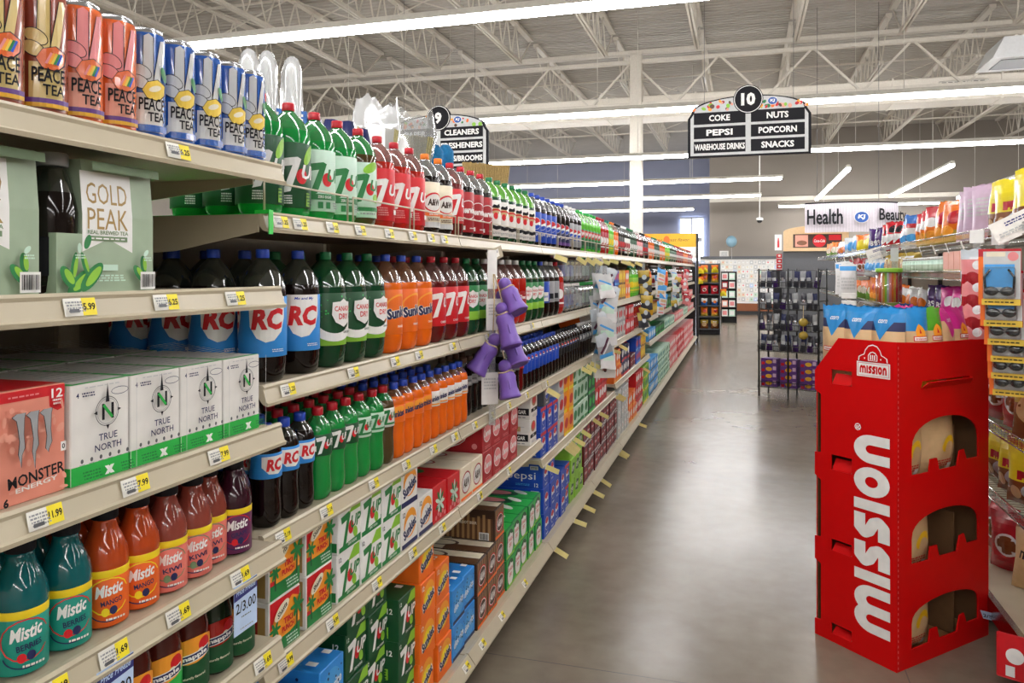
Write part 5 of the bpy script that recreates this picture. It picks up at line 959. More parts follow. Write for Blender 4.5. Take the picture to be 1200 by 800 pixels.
# eyeglass cards on a clip strip
b = MB(); b.box((-.004,-.015,-.62),(0,.015,.06),'film'); b.box((-.0045,-.03,.0),(.0005,.03,.06),'white'); STRIPW = single('clip_strip','clip strip',b); STRIPW.at((1.0,3.55,1.68), -2.0, 'clear clip strip holding the black glasses cards', 'clip strips')
cd = MB(); cd.box((-.001,-.072,-.22),(.001,.072,0),'bagred',.0); c = CV(); c.rect(-.072,-.22,-.055,-.03,'orange'); c.rect(-.055,-.195,.07,-.01,'lgrey'); c.rect(-.05,-.15,.05,-.06,'skyblue'); c.ell(.045,-.03,.018,.018,'pink'); c.rect(-.045,-.03,.02,-.012,'cream'); c.rect(-.06,-.22,.07,-.196,'lemon'); c.lines(0,-.208,.1,.008,1,'ink'); c.put(cd, lambda x,y,e:(.001+e,x,y))
lm = MB()
for sx in (-1, 1):
    lm.ball((.012,sx*.027,-.165),.025,'lens',12,8,(.35,1,.72)); lm.tube([(.006,sx*.047,-.158),(.01,sx*.05,-.11),(.008,sx*.03,-.08)],.0045,'lens',6)
lm.tube([(.012,-.012,-.17),(.015,0,-.166),(.012,.012,-.17)],.003,'lens',6)
bl = MB(); bl.box((.001,-.055,-.195),(.022,.055,-.07),'blisterclear',.008,2)
GLS = Proto('glasses_card','glasses',[('card',cd.mesh('card')),('sunglasses',lm.mesh('sunglasses')),('blister',bl.mesh('blister'))])
for i, (dx, zz) in enumerate(((.0,1.66),(.004,1.575),(.02,1.5),(.03,1.43),(.026,1.36),(.028,1.29))): GLS.at((.962+dx*.6+.0105*i, 3.42+.023*i, zz), -2.0, f'{WORDS[i]} black glasses card from the top of the clip strip', 'black glasses cards on the clip strip')
STRIPW.at((1.02,3.95,1.7), -2.2, 'clear clip strip holding pale red packs behind the glasses', 'clip strips')
RP = bag(.12,.2,.06,[(.45,'bagred'),(.75,'pink'),(1,'bagclear')],CV().ell(0,.07,.035,.03,'dred').ell(.02,.13,.02,.02,'bagwhite'),21,'hanging_pack','packet')
for i in range(4): RP.at((1.0,3.9,1.47-.1*i), -2.2, f'{WORDS[i]} pale red hanging pack from the top, beside the glasses cards', 'red hanging packs')
# straw tub, white hanging packs
st = MB()
cols = ['orange','red','salmon','gold','lime','lgrey','pink','orange','gold','red']
for k in range(10):
    a = -.9+.2*k; st.tube([(.045*cos(a*1.2),.068*sin(a),.0),(.045*cos(a*1.2),.068*sin(a),.2)],.0085,cols[k],6)
for k in range(9): st.tube([(-.045,-.062+.0155*k,.0),(-.045,-.062+.0155*k,.2)],.0085,cols[-k-1],6)
jb = MB(); jb.lathe([(.078,-.004,'blisterclear'),(.082,0,'blisterclear'),(.082,.205,'blisterclear')],24); jl = MB(); jl.lathe([(.084,.205,'lime'),(.085,.207,'lime'),(.085,.228,'lime'),(.08,.232,'lime')],24)
Proto('straw_tub','tub',[('straws',st.mesh('straws')),('jar',jb.mesh('jar')),('lid',jl.mesh('lid'))]).at((.965,5.8,1.36), -2.0, 'clear tub of multicoloured straws with bright green lid', None)
b = MB(); b.box((-.004,-.02,-.02),(0,.02,.17),'film'); b.box((.0,-.025,.06),(.003,.025,.15),'lgrey'); single('clip_strip','clip strip',b).at((1.0,5.8,1.58), -2.0, 'grey clip hanger above the straw tub', 'clip strips')
c = CV(); c.rect(-.06,.2,.06,.235,'skyblue'); c.lines(0,.1,.1,.1,4,'lgrey'); WP = bag(.13,.25,.03,[(1,'bagwhite')],c,22,'hanging_pack','packet'); 
for i in range(2): WP.at((.96+.03*i,8.2-.05*i,1.345-.02*i), -1.8+.15*i, f'{("rear","front")[i]} white hanging pack with a blue top beside the straws', 'white hanging packs', 1.25)
b = MB()
for k in range(4): b.box((-.006,-.055,-.06*k-.045),(.006+.006*k,.055,-.06*k),'white',.004)
single('hanging_strip','packet',b).at((.98,8.0,1.36), -1.8, 'stacked white plastic packs below the blue-topped white pack', None, 1.2)

# ================================================================== PURPLE TOYS AND LEFT CLIP STRIPS
b = MB(); b.box((-.003,-.014,-.72),(.0,.014,.0),'film'); b.box((-.002,-.02,-.16),(.002,.02,.0),'white')
single('clip_strip','clip strip',b).at((-.985,3.0,1.66), -1.0, 'clear clip strip holding the purple toys', 'clip strips')
def toy(p_head, p_end, lab, s=1.0):
    a = Vector(p_head); e = Vector(p_end); L = (e-a).length
    r = bpy.data.objects.new('dog_toy', None); COL.objects.link(r); r.location = a
    q = (e-a).normalized().to_track_quat('Z','Y'); r.rotation_mode = 'QUATERNION'; r.rotation_quaternion = q
    m = MB(); m.lathe([(.012,.018,'toy_purple'),(.03,.026,'toy_purple'),(.038,.045,'toy_purple'),(.035,.06,'toy_purple'),(.036,L*.7,'toy_purple'),(.043,L*.9,'toy_purple'),(.046,L*.97,'toy_purple'),(.04,L,'toy_purple'),(.03,L*.96,'toy_purple')],18, mod=lambda an,z: 1+.045*cos(6*an)*(1 if z > .03 else 0))
    for k in range(3): an = k*2.1; m.ball((.037*cos(an),.037*sin(an),L*.45+.02*k),.009,'toy_purple',8,6,(.5,.5,2.4))
    ob('body', m.mesh('body'), r); h = MB(); h.ball((0,0,0),.027,'toy_purple'); ob('head', h.mesh('head'), r)
    rp = MB(); rp.tube([(.03*cos(t),.03*sin(t),.024+.003*sin(3*t)) for t in [2*pi*k/14 for k in range(15)]],.0028,'rope',6); 
    ob('rope_loop', rp.mesh('rope_loop'), r)
    tag(r, lab, 'toy', 'purple dog toys on the clip strip')
toy((-.93,3.0,1.52),(-.865,2.97,1.405),'topmost purple dog toy, pointing away down the aisle'); toy((-.955,3.04,1.47),(-.975,3.12,1.37),'purple dog toy tucked behind the topmost one'); toy((-.93,2.96,1.42),(-.88,2.93,1.27),'purple dog toy in the middle of the hanging bunch'); toy((-.96,2.96,1.295),(-1.035,2.93,1.165),'purple dog toy swung out toward the cola bottles'); toy((-.92,3.03,1.30),(-.87,3.0,1.19),'purple dog toy half hidden below the middle of the bunch'); toy((-.915,2.95,1.19),(-.885,2.93,1.065),'lowest purple dog toy on the strip')
b = MB(); b.tube([(-.975,3.0,1.56),(-.95,2.98,1.5),(-.93,2.96,1.45),(-.95,2.97,1.33),(-.92,2.96,1.22)],.0025,'rope',5); b.tube([(-.98,3.0,1.56),(-.96,2.95,1.46),(-.965,2.95,1.33)],.0025,'rope',5); tag(ob('rope', b.mesh('rope')), 'tan cord the purple dog toys are tied on', 'rope')
TC = carton(.002,.07,.13,'white',CV().lines(0,.02,.05,.05,4,'lgrey'),name='toy_card',cat='card'); TC.at((-.985,2.97,1.03),-1.0,'white toy card hanging below the purple toys','toy cards'); TC.at((-.975,3.0,1.33),-1.0,'white toy card hanging behind the middle purple toys','toy cards')
def strip(x, y, ztop, n, dz, pr, d, place, rz=-1.1):
    b = MB(); b.box((-.003,-.015,-n*dz-.1),(0,.015,.06),'film'); single('clip_strip','clip strip',b).at((x,y,ztop), rz, f'clear clip strip of {d}s {place}', 'clip strips')
    for i in range(n): pr[i % len(pr)].at((x+.02+JR.uniform(-.008,.02),y-.03+JR.uniform(-.02,.01),ztop-.16-dz*i), rz+JR.uniform(-.5,.5), f'{WORDS[i]} {d} from the top, {place}', f'{d}s {place}', JR.uniform(.8,1), tilt=(JR.uniform(-.35,.35),JR.uniform(-.3,.1)))
PG1 = bag(.14,.18,.03,[(.5,'grey'),(1,'bagclear')],CV().line(-.05,.04,.04,.14,.02,'plum').line(-.03,.03,.05,.12,.012,'bagwhite').rect(-.06,.0,.06,.03,'skyblue'),31,'hanging_pack','packet')
PG2 = bag(.14,.2,.03,[(.4,'bagwhite'),(1,'lgrey')],CV().rect(-.05,.06,.05,.11,'mint').line(-.05,.15,.05,.1,.015,'skyblue'),32,'hanging_pack','packet')
PG3 = bag(.14,.16,.04,[(.5,'dark_pack'),(1,'bagolive')],CV().ell(0,.08,.03,.03,'bagclear'),33,'hanging_pack','packet')
PG4 = bag(.15,.18,.03,[(.6,'bagwhite'),(1,'skyblue')],CV().rect(-.05,.06,.05,.1,'chiptan').rect(-.05,.02,.05,.04,'pink'),34,'hanging_pack','packet')
PG5 = bag(.15,.17,.04,[(.5,'pink'),(1,'bagred')],CV().ell(0,.09,.04,.03,'bagwhite'),35,'hanging_pack','packet')
strip(-.97,5.32,1.6,8,.075,[PG1,PG2],'silver grey hanging pack','beyond the purple toys'); strip(-.9,5.2,1.55,7,.08,[PG2,PG1],'pale blue hanging pack','in front of the silver packs')
BX = carton(.03,.15,.16,'offwhite',CV().rect(-.06,-.01,.06,.0,'grey').ell(0,-.03,.01,.01,'ink').rect(-.07,.03,.07,.035,'mint'),name='small_box'); BX.at((-.9,5.22,.84),-1.1,'white box hanging at the foot of the grey clip strip')
strip(-.98,8.0,1.6,6,.09,[PG3],'dark hanging pack','beside the orange juice jug'); strip(-.97,9.5,1.6,5,.1,[PG4],'white and blue hanging pack','beyond the orange juice jug'); strip(-.97,11.5,1.6,6,.09,[PG2,PG3],'mixed hanging pack','on the far half of the aisle'); strip(-.97,13.6,1.6,6,.09,[PG5],'red hanging pack','near the far end of the aisle')

# ================================================================== MOPS AND BROOMS of the next aisle
SB = 1.201
def tool(name, lab, x, y, parts, cat, group, rz=-.5):
    r = bpy.data.objects.new(name, None); COL.objects.link(r); r.location = (x,y,SB); r.rotation_euler = (0,0,rz); tag(r, lab, cat, group)
    for n, m in parts: ob(n, m.mesh(n), r)
def handle(h, m='lgrey'): b = MB(); b.tube([(0,0,0),(0,0,h)],.011,m,8); return b
for i, (y, zt) in enumerate(((2.58,1.24),(2.7,1.265),(2.88,1.29))):
    w_ = .07; f = MB(); f.lathe([(w_*.7,zt-.5,'filmwhite'),(w_,zt-.45,'filmwhite'),(w_*1.02,zt-.2,'filmwhite'),(w_*.95,zt-.07,'filmwhite'),(w_*.6,zt-.015,'filmwhite'),(w_*.2,zt,'filmwhite')],20,mod=lambda a,z: (1-.45*abs(sin(a))**2)*(1+.03*cos(7*a+z*60)))
    m_ = MB(); m_.lathe([(.02,zt-.48,'white'),(.045,zt-.42,'white'),(.058,zt-.2,'white'),(.04,zt-.06,'white'),(.015,zt-.03,'white')],16,mod=lambda a,z: (1-.4*abs(sin(a))**2)*(1+.12*cos(8*a+z*40)))
    cdm = MB(); cdm.box((.055,-.05,zt-.42),(.06,.05,zt-.24),'bagblue'); cc = CV(); cc.lines(.0,.05,.07,.06,3,'white'); cc.ell(-.01,-.04,.03,.03,'lorange'); cc.put(cdm, lambda x,yy,e:(.06+e,x,zt-.33+yy))
    tool('wrapped_mop', f'{("first","second","third")[i]} plastic-wrapped white mop head from the near end, above the green bottles', -1.85, y, [('handle',handle(zt-.4)),('mop_head',m_),('wrapper',f),('card',cdm)], 'mop', 'wrapped mops', -.75)
for i, (y, zt) in enumerate(((3.06,1.06),(3.21,1.08),(3.36,1.1),(3.51,1.09))):
    m_ = MB(); m_.lathe([(.03,zt-.35,'navy'),(.052,zt-.28,'navy'),(.056,zt-.1,'navy'),(.03,zt,'navy')],16,mod=lambda a,z: 1+.1*cos(5*a+z*30)); f = MB(); f.box((.035,-.03,zt-.22),(.068,.02,zt-.08),'bagwhite',.01)
    tool('dust_cloth_mop', f'{WORDS[i]} navy cloth mop head from the near end, next aisle', -1.85, y, [('handle',handle(zt-.2)),('mop_head',m_),('card',f)], 'mop', 'navy cloth mops')
for i, (y, zt) in enumerate(((3.62,1.13),(3.88,1.11))):
    m_ = MB(); m_.lathe([(.03,zt-.35,'white'),(.052,zt-.3,'white'),(.055,zt-.02,'white'),(.03,zt,'white')],20,mod=lambda a,z: 1+.04*cos(9*a)+.03*sin(z*50)); tool('roll_mop', f'{("nearer","farther")[i]} white fluffy mop roll between the wrapped brooms', -1.83, y, [('handle',handle(zt-.3)),('mop_head',m_)], 'mop', 'white mop rolls')
def broom(lab, y, zt, wt, wb, mat, wrap, hx=-1.87):
    m_ = MB(); n = 26
    q = random.Random(int(y*100))
    for k in range(n):
        for r_ in (-1, 0, 1):
            t = (k/(n-1)-.5); m_.tube([(r_*.012,t*wb,zt-.36),(r_*.016,t*(wb+wt)/2,zt-.18),(r_*.02,t*wt,zt-q.uniform(0,.012))],.0062,mat,4,False)
    hd = MB(); hd.box((-.03,-wb/2-.01,zt-.42),(.03,wb/2+.01,zt-.35),'brown',.01)
    ps = [('handle',handle(zt-.4,'tan')),('bristles',m_),('head_block',hd)]
    if wrap:
        f = MB(); g = []
        N = 24
        for j, (zz, kk) in enumerate(((zt-.4,.9),(zt-.2,1.08),(zt+.01,1.15),(zt+.07,1.1),(zt+.13,.98))):
            ww = (wb+(wt-wb)*min(1,(zz-zt+.4)/.4))/2*kk+.01
            for k in range(N): a = 2*pi*k/N; g.append(((.035 if j < 3 else .02)*sin(a)*(1+.3*sin(5*a+j)), ww*cos(a), zz+(.03*sin(3*a+1)+.02*sin(7*a) if j == 4 else 0)))
        f.add(g,[[j*N+k,j*N+(k+1)%N,(j+1)*N+(k+1)%N,(j+1)*N+k] for j in range(4) for k in range(N)],'filmwhite' if zt < 1.15 else 'film',True); ps.append(('wrapper',f))
    tool('broom', lab, hx, y, ps, 'broom', 'brooms in the next aisle', -.75)
broom('corn broom in a torn clear wrapper, next to the navy cloth mops', 3.72, 1.14, .22, .16, 'straw_green', True); broom('wide corn broom in a tall clear wrapper beside the blue dusters', 4.12, 1.17, .36, .24, 'straw_green', True, -1.9); broom('unwrapped pale straw broom under the cleaners sign', 5.55, 1.19, .38, .3, 'straw', False)
for i, (y, zt) in enumerate(((4.48,1.16),(4.66,1.19))):
    m_ = MB(); m_.lathe([(.02,zt-.28,'chenille'),(.045,zt-.24,'chenille'),(.052,zt-.12,'chenille'),(.05,zt-.04,'chenille'),(.025,zt,'chenille')],20,mod=lambda a,z: 1+.08*cos(9*a+z*200))
    g_ = MB(); g_.lathe([(.03,zt-.42,'rcblue'),(.032,zt-.26,'rcblue'),(.03,zt-.25,'rcblue')],14); tool('duster', f'{("half hidden","fluffy")[i]} bright blue duster standing in front of the cleaners sign', -1.85, y, [('handle',handle(zt-.4)),('grip',g_),('duster_head',m_)], 'duster', 'blue dusters')

# ================================================================== HANGING SIGNS
def fruit(c, pts, seed, n=46):
    q = random.Random(seed); xs = [p[0] for p in pts]; x0, x1 = min(xs), max(xs)
    def top(x): return .585+.125*(1-(x/.67)**2)
    for _ in range(n):
        x = q.uniform(x0, x1); t = top(x)-.0; y = q.uniform(.55, max(.56, t)); r_ = q.uniform(.014,.03)
        if y+r_ < t: c.ell(x, y, r_, r_*q.uniform(.6,1), q.choice(['red','orange','lorange','green','lime','dred','brown','salmon']), q.uniform(0,3), 10)
    return c
def kj(c, x, y, s):
    c.ell(x,y,.05*s,.042*s,'white',n=24); c.ell(x,y,.046*s,.038*s,'kj',n=24); c.text('KJ',x,y,.036*s,'white',bold=.04,shear=.1,w=.05*s); return c
def aisle_sign(x, y, num, rows, lab):
    r = bpy.data.objects.new('aisle_sign', None); COL.objects.link(r); r.location = (x, y, 2.92); tag(r, lab, 'sign', 'hanging aisle signs')
    out = [(-.69,0),(.69,0),(.69,.46)]+[(.69-.04*k,.46+.06*k) for k in (1,)]+[(.67*cos(radians(a)),.52+.19*sin(radians(a))) for a in range(20,161,10)]+[(-.65,.52),(-.69,.46)]
    b = MB(); b.plate(out, [], .04, lambda X,Y,d: (X, d, Y), 'ink')
    c = CV(); inn = [(xx*.955, .02+(yy)*.955) for xx, yy in out]; c.poly(inn,'lgrey'); fruit(c, inn, num, 70)
    for rx, side in ((-1, rows[0]), (1, rows[1])):
        for k, t in enumerate(side):
            y1 = .53-.17*k; x0, x1 = (-.62,-.03) if rx < 0 else (.03,.62); c.rect(x0,y1-.14,x1,y1,'ink'); c.text(t,(x0+x1)/2,y1-.07,.075,'white',w=min(.575,.06*len(t)),bold=.035)
    kj(c,.27,.625,1.1); c.put(b, lambda X,Y,e: (X, -.02-e, Y), eps=.0001); ob('panel', b.mesh('panel'), r)
    d = MB(); d.lathe([(.165,-.03,'ink'),(.168,-.028,'ink'),(.168,.028,'ink'),(.165,.03,'ink')],40); d.v = [(v[0], v[2], v[1]+.66) for v in d.v]; d.f = [f[::-1] for f in d.f]
    c = CV(); c.arc(0,.66,.155,.155,0,360,.008,'white',40)
    c.text(str(num),0,.66,.15,'white',bold=.05); c.put(d, lambda X,Y,e: (X,-.031-e,Y), eps=.0006); ob('number_disc', d.mesh('number_disc'), r)
    for sx in (-.5,.5): q = MB(); q.tube([(sx,0,.6),(sx,0,3.1)],.0022,'dgrey',5); ob('hanger_wire', q.mesh('hanger_wire'), r)
aisle_sign(.065, 9.42, 10, (('COKE','PEPSI','WAREHOUSE DRINKS'),('NUTS','POPCORN','SNACKS')), 'arched black and white aisle ten sign listing nuts, popcorn and snacks')
aisle_sign(-3.83, 9.42, 9, (('PAPER','LAUNDRY','TRASH BAGS'),('CLEANERS','FRESHENERS','MOPS/BROOMS')), 'arched aisle sign listing cleaners, fresheners and brooms, half hidden by brooms')
# curved health and beauty sign
r = bpy.data.objects.new('curved_sign', None); COL.objects.link(r); r.location = (1.9,16.0,2.32); tag(r, 'curved whitewashed plank sign hanging over the snack shelving', 'sign')
b = MB(); Rs = 1.5; N = 28; a0, a1 = -pi/2-.5, -pi/2+.72; vs = []
for k in range(N+1):
    a = a0+(a1-a0)*k/N
    for rr in (Rs, Rs-.03):
        for zz in (0,.56): vs.append((rr*cos(a), Rs+rr*sin(a), zz))
b.add(vs, [f for k in range(N) for f in ([4*k,4*k+4,4*k+5,4*k+1],[4*k+2,4*k+3,4*k+7,4*k+6],[4*k+1,4*k+5,4*k+7,4*k+3],[4*k,4*k+2,4*k+6,4*k+4])], 'baglilac')
c = CV()
for k in range(36): c.rect(-.72+.052*k,.0,-.716+.052*k,.56,'grey')
c.text('Health',-.37,.3,.3,'ink',w=.64,bold=.02); kj(c,.28,.28,2.7); c.text('Beauty',.93,.3,.3,'ink',w=.64,bold=.02)
M('plank_white','#d3cbd3',rough=.6); b.names[0] = 'plank_white'
c.put(b, lambda x,y,e: ((Rs+e)*cos(-pi/2+x/Rs), Rs+(Rs+e)*sin(-pi/2+x/Rs), y), cut=(.12,0), eps=.001); ob('panel', b.mesh('panel'), r)
q = MB(); q.tube([((Rs-.015)*cos(a0+(a1-a0)*k/20), Rs+(Rs-.015)*sin(a0+(a1-a0)*k/20), .57) for k in range(21)],.018,'ink',6); ob('top_rail', q.mesh('top_rail'), r)
for sx in (-.5,.6): q = MB(); q.tube([(sx,.1,.57),(sx,.1,4.4)],.004,'dgrey',5); ob('hanger_wire', q.mesh('hanger_wire'), r)
# yellow end sign
r = bpy.data.objects.new('end_sign', None); COL.objects.link(r); r.location = (-1.6,17.42,0); tag(r, 'yellow great flavor header sign on a black post at the far shelf end', 'sign')
b = MB(); b.box((-.64,-.02,2.1),(.62,.02,2.4),'headeryellow'); c = CV(); c.text('new home   great flavor',-.05,0,.09,'dbrown',w=1.05,shear=.3,bold=-.005); c.ell(-.02,0,.07,.1,'orange'); c.put(b, lambda x,y,e:(x,-.02-e,2.25+y)); ob('header', b.mesh('header'), r)
b = MB(); b.box((-.64,-.015,1.85),(.62,.015,2.1),'white'); c = CV(); c.ell(.2,0,.14,.06,'lpurple'); c.ell(.25,.01,.1,.04,'maroon'); c.put(b, lambda x,y,e:(x,-.015-e,1.98+y)); ob('lower_panel', b.mesh('lower_panel'), r)
b = MB(); b.box((.62,-.03,0),(.67,.03,2.4),'black'); ob('post', b.mesh('post'), r)

# ================================================================== BLACK WIRE RACK WITH DARK PACKS
RK = bpy.data.objects.new('wire_rack', None); COL.objects.link(RK); RK.location = (.6,10.2,0); RK.rotation_euler = (0,0,-.35); tag(RK, 'black wire floor rack of dark packs standing at the snack shelving', 'rack')
def RP_(name, b): return ob(name, b.mesh(name), RK)
for x in (-.36,0,.36):
    for y in (-.18,.18): b = MB(); b.tube([(x,y,0),(x,y,1.6)],.012,'black_wire',6); RP_('post', b)
TZ = (1.36,1.09,.83,.57,.12)
for z in TZ:
    b = MB()
    for y in (-.19,-.06,.06,.19): b.tube([(-.38,y,z),(.38,y,z)],.005,'black_wire',5)
    for y in (-.19,): b.tube([(-.38,y,z+.07),(.38,y,z+.07)],.005,'black_wire',5)
    for k in range(16): b.tube([(-.375+.05*k,-.19,z+.07),(-.375+.05*k,-.19,z),(-.375+.05*k,.19,z)],.003,'black_wire',4)
    RP_('basket_shelf', b)
for z in (.3,.7,1.2,1.58): b = MB(); b.tube([(-.38,-.19,z),(-.38,.19,z),(.38,.19,z),(.38,-.19,z)],.005,'black_wire',5); RP_('side_rail', b)

DK_ = [bag(.072,.2,.045,[(.55,m1),(1,m2)],CV().rect(-.025,.08,.025,.12,m3),40+i,'dark_pack','packet',nu=6,nv=8) for i, (m1, m2, m3) in enumerate((('dark_pack','grey','lgrey'),('grey','dark_pack','silver'),('bagpurple','dark_pack','lgrey'),('dark_pack','navy','grey')))]
from mathutils import Matrix
RM = Matrix.Translation((.6,10.2,0)) @ Matrix.Rotation(-.35,4,'Z')
for t, z in enumerate(TZ[:4]):
    for i in range(9): v = RM @ Vector((-.33+.082*i,-.13,z+.01)); DK_[(i*3+t+(i > 5)*2) % 4].at(v, -.35-pi/2+JR.uniform(-.2,.2), f'{WORDS[i]} dark hanging pack on the {WORDS[t]} tier of the black wire rack', 'dark packs on the wire rack', 1, tilt=(JR.uniform(-.15,.15),JR.uniform(-.1,.1)))
PB = carton(.16,.2,.085,'purple',CV().ell(0,0,.04,.025,'gold').rect(-.09,-.035,-.05,.0,'bagred').rect(.05,-.01,.09,.035,'lpurple'),name='purple_box')
for i in range(3):
    for t in range(4): v = RM @ Vector((-.24+.24*i,-.17,.128+.088*t)); PB.at(v, -.35-pi/2, f'{("bottom","lower","upper","top")[t]} purple box, {WORDS[i]} stack at the foot of the black rack', 'purple boxes on the wire rack')
b = MB(); b.ball((0,0,0),.055,'bagolive',12,8,(1,1,.9)); b.ball((0,0,-.16),.055,'bagolive',12,8,(1,1,.9)); b.tube([(0,0,.2),(0,0,-.16)],.004,'rope',5); single('hanging_balls','toy',b).at(tuple(RM @ Vector((.2,-.24,.95))),0,'pair of olive green balls hanging on the black wire rack')

# ================================================================== FAR END OF THE STORE
b = MB(); b.box((-1.5,29.3,.4),(1.6,29.34,2.08),'offwhite'); b2 = MB(); b2.box((-1.5,28.9,.12),(1.6,29.34,.4),'wood',.01); b3 = MB(); b3.box((-1.55,28.86,0),(1.6,29.34,.12),'black'); b4 = MB(); b4.box((-1.5,29.24,2.0),(1.6,29.3,2.1),'dgrey')
r = bpy.data.objects.new('card_rack', None); COL.objects.link(r); tag(r, 'wide greeting card rack with wooden base along the back wall', 'rack')
for n, q in (('back_board',b),('base',b2),('plinth',b3),('header_strip',b4)): ob(n, q.mesh(n), r)
b = MB(); b.box((-1.5,28.88,.4),(1.6,28.92,.44),'white'); ob('front_ledge', b.mesh('front_ledge'), r)
GC = []
for i, m_ in enumerate(('white','offwhite','cream','mint','white','lgrey','signblue','white','offwhite','lgrey')):
    b = MB(); b.box((-.06,-.004,0),(.06,.004,.14),m_); c = CV(); c.ell(0,.07,.03,.03,('pink','lgrey','salmon','sage','lgrey','white','white','cream','white','white')[i]); c.rect(-.04,.11,.04,.125,'lgrey'); c.put(b, lambda x,y,e:(x,-.004-e,y), eps=.001); GC.append(single('greeting_card','card',b))
q = random.Random(5)
for row in range(9):
    for k in range(21): q.choice(GC).at((-1.4+.143*k,29.28,.46+.168*row), 0, 'small pale greeting card standing in the rack on the back wall', 'greeting cards in the wall rack', tilt=(-.12,0))
def shelfrack(name, lab, x0, x1, y, h, zs, mat):
    r = bpy.data.objects.new(name, None); COL.objects.link(r); r.location = (x0,y,0); tag(r, lab, 'rack'); w_ = x1-x0
    b = MB(); b.box((0,.38,0),(w_,.4,h),mat); ob('back_panel', b.mesh('back_panel'), r)
    for x in (0,w_-.02): b = MB(); b.box((x,0,0),(x+.02,.38,h),mat); ob('side_panel', b.mesh('side_panel'), r)
    for z in zs: b = MB(); b.box((.02,0,z-.02),(w_-.02,.38,z),mat); ob('shelf', b.mesh('shelf'), r)
shelfrack('snack_rack','snack rack of orange and blue bags beyond the far shelf end',-1.05,-.52,19.4,1.75,(.15,.45,.72,1.0,1.28,1.52),'dgrey')
for t, (z, pr) in enumerate(((.15,BRN),(.45,BO),(.72,BB),(1.0,BRD),(1.28,BO),(1.52,BYW))):
    for i in range(2): pr.at((-.9+.25*i,19.52,z+.003), -pi/2+JR.uniform(-.2,.2), f'{("first","second")[i]} snack bag on the {WORDS[t]} tier up of the far snack rack', 'snack bags on the far rack', .85)
for i, (z, x) in enumerate(((1.5,-.98),(1.25,-1.0),(.95,-.45))): BYW.at((x,19.35 if x < -.9 else 19.46,z), -pi/2, f'{WORDS[i]} yellow bag hung on the side of the far snack rack', 'yellow bags on the far rack', .8)
for i, z in enumerate((.25,.5,.8,1.1)): BW.at((-1.12,17.66,z), -pi/2+.3, f'{WORDS[i]} blue and white bag up the end of the soda shelving', 'bags on the shelf end', .9)
b = MB(); b.box((-1.3,17.5,0),(-1.0,17.6,1.75),'black'); tag(ob('end_panel_rack', b.mesh('end_panel')), 'black end rack on the far end of the soda shelving', 'rack')
shelfrack('card_tower','dark tower of boxed cards in front of the greeting cards',-.62,-.16,24.0,1.55,(.2,.48,.76,1.04,1.3),'black')
BXC = [carton(.1,.17,.2,m,CV().rect(-.06,-.06,.06,.06,m2),name='card_box') for m, m2 in (('offwhite','pink'),('salmon','white'),('mint','white'),('dred','offwhite'))]
for t, z in enumerate((.2,.48,.76,1.04,1.3)):
    for i in range(2): BXC[(t+2*i+t*i) % 4].at((-.51+.21*i,24.05,z+.001), -pi/2, f'{("first","second")[i]} boxed card set on the {WORDS[t]} tier up of the dark tower', 'boxed card sets')
# soft drink cooler with arched header
r = bpy.data.objects.new('drink_cooler', None); COL.objects.link(r); r.location = (1.45,17.0,0); tag(r, 'soft drink cooler with tan arched header and round red emblem', 'cooler')
b = MB(); b.box((-.63,.1,0),(.63,.7,1.98),'dgrey',.01); ob('body', b.mesh('body'), r)
b = MB(); out = [(-.63,1.98),(.63,1.98),(.63,2.38)]+[(.63*cos(radians(a)),2.38+.12*sin(radians(a))) for a in range(10,171,10)]+[(-.63,2.38)]
b.plate(out, [], .08, lambda X,Y,d:(X,.02+d,Y), 'chiptan'); c = CV(); c.rect(-.44,2.05,.5,2.33,'dbrown'); c.rect(-.4,2.07,-.15,2.31,'salmon'); c.ell(-.27,2.15,.1,.05,'bagbrown'); c.ell(.07,2.19,.13,.13,'red',n=28); c.text('Coca-Cola',.07,2.19,.06,'white',w=.21,shear=.3); c.rect(.25,2.2,.48,2.31,'red'); c.text('Coca-Cola',.05,2.42,.06,'white',w=.3,shear=.3); c.put(b, lambda X,Y,e:(X,-.021-e,Y), eps=.0012); ob('header', b.mesh('header'), r)
b = MB(); b.box((-.8,.0,2.0),(-.66,.04,2.33),'offwhite'); c = CV(); c.poly([(-.75,2.06),(-.71,2.06),(-.712,2.18),(-.722,2.26),(-.738,2.26),(-.748,2.18)],'red'); c.put(b, lambda X,Y,e:(X,-e,Y), eps=.001); ob('side_sign', b.mesh('side_sign'), r)
b = MB(); b.box((.66,17.9,0),(1.1,18.3,1.56),'black',.01); b.box((.62,17.86,1.55),(1.14,18.34,1.59),'black'); tag(ob('pedestal', b.mesh('pedestal')), 'black pedestal under the stacked red cartons', 'pedestal')
RC_ = carton(.2,.11,.115,'red',CV().ell(0,.02,.03,.02,'white').rect(-.05,-.045,.05,-.03,'white'))
for t in range(3):
    for i in range(2): RC_.at((.78+.115*i,17.9,1.591+.117*t), -pi/2, f'{("bottom","middle","top")[t]} small red carton on the black pedestal, {("first","second")[i]} column', 'red cartons on the pedestal')
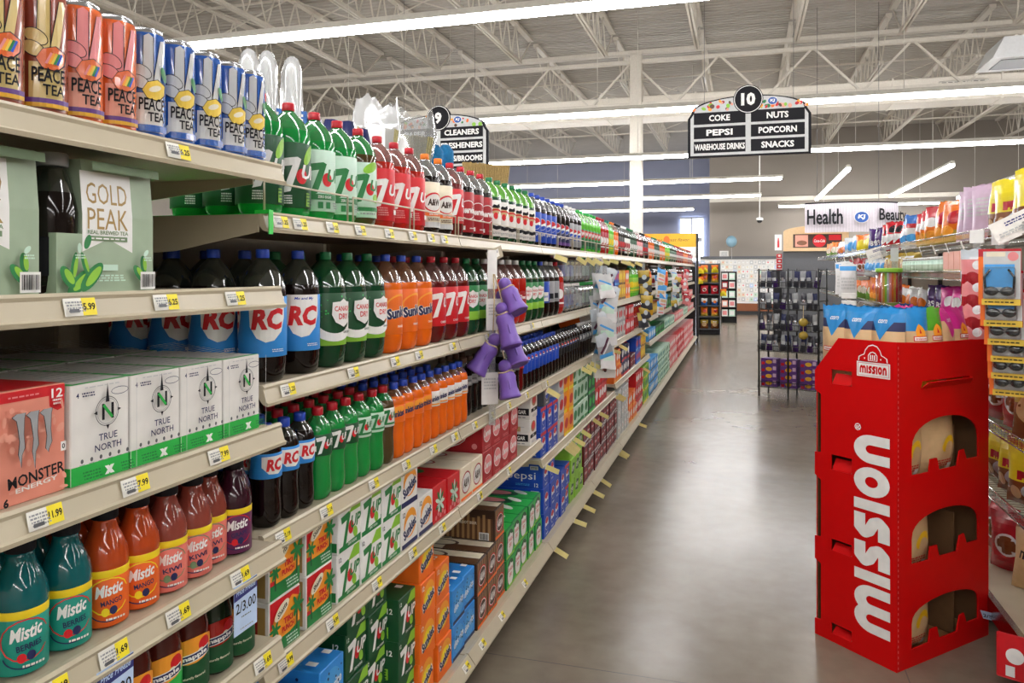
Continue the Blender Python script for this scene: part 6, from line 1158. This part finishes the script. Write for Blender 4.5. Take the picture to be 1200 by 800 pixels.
M('balloon_blue','#8db4c8',rough=.3); b = MB(); b.ball((0,0,0),.19,'balloon_blue',20,14,(1,1,1.1)); b.tube([(0,0,-.22),(.02,0,-.9)],.004,'white',5); k_ = b; tag(ob('balloon', b.mesh('balloon')), 'pale blue round balloon floating against the back wall', 'balloon').location = (-.38,28.9,2.63)
b = MB(); b.box((-.16,-.01,-.12),(.16,.01,.12),'offwhite'); c = CV(); c.lines(0,0,.24,.16,3,'grey'); c.put(b, lambda X,Y,e:(X,-.01-e,Y)); tag(ob('wall_notice', b.mesh('wall_notice')), 'small cream notice on the beige back wall', 'notice').location = (-.66,29.98,2.2)
r = bpy.data.objects.new('dome_camera', None); COL.objects.link(r); r.location = (.45,22,2.95); tag(r, 'white dome camera hanging on a long rod from the roof', 'camera')
b = MB(); b.tube([(0,0,.05),(0,0,3.8)],.016,'white',8); ob('rod', b.mesh('rod'), r); b = MB(); b.lathe([(.06,.07,'white'),(.09,.05,'white'),(.09,0,'white'),(.075,-.01,'white')],20); ob('housing', b.mesh('housing'), r); b = MB(); b.ball((0,0,-.005),.075,'lens',14,8); ob('dome', b.mesh('dome'), r)
b = MB(); b.prism([(-.45,0),(-.3,.3),(.3,.3),(.45,0)],-.45,.45,'lgrey'); b.box((-.3,-.3,-.01),(.3,.3,.01),'dgrey'); o = ob('unit_heater', b.mesh('unit_heater')); o.location = (3.95,13.2,4.68); tag(o, 'pale grey square air diffuser hanging under the roof', 'diffuser')
b = MB(); b.box((-.45,-.04,-.14),(.45,.0,.14),'fixture_white',.01); 
for k in range(7): b.box((-.4+.115*k,-.05,-.11),(-.32+.115*k,-.035,.11),'black')
o = ob('air_vent', b.mesh('air_vent')); o.location = (4.3,17.58,5.0+.3); tag(o, 'white air vent with dark slots on the grey duct', 'vent')
b = MB(); b.box((-.12,-.1,-.1),(.12,.1,.1),'offwhite',.02); o = ob('wall_speaker', b.mesh('wall_speaker')); o.location = (-1.9,36.4,3.0); tag(o, 'small pale box on the blue wall beside the window', 'speaker box')
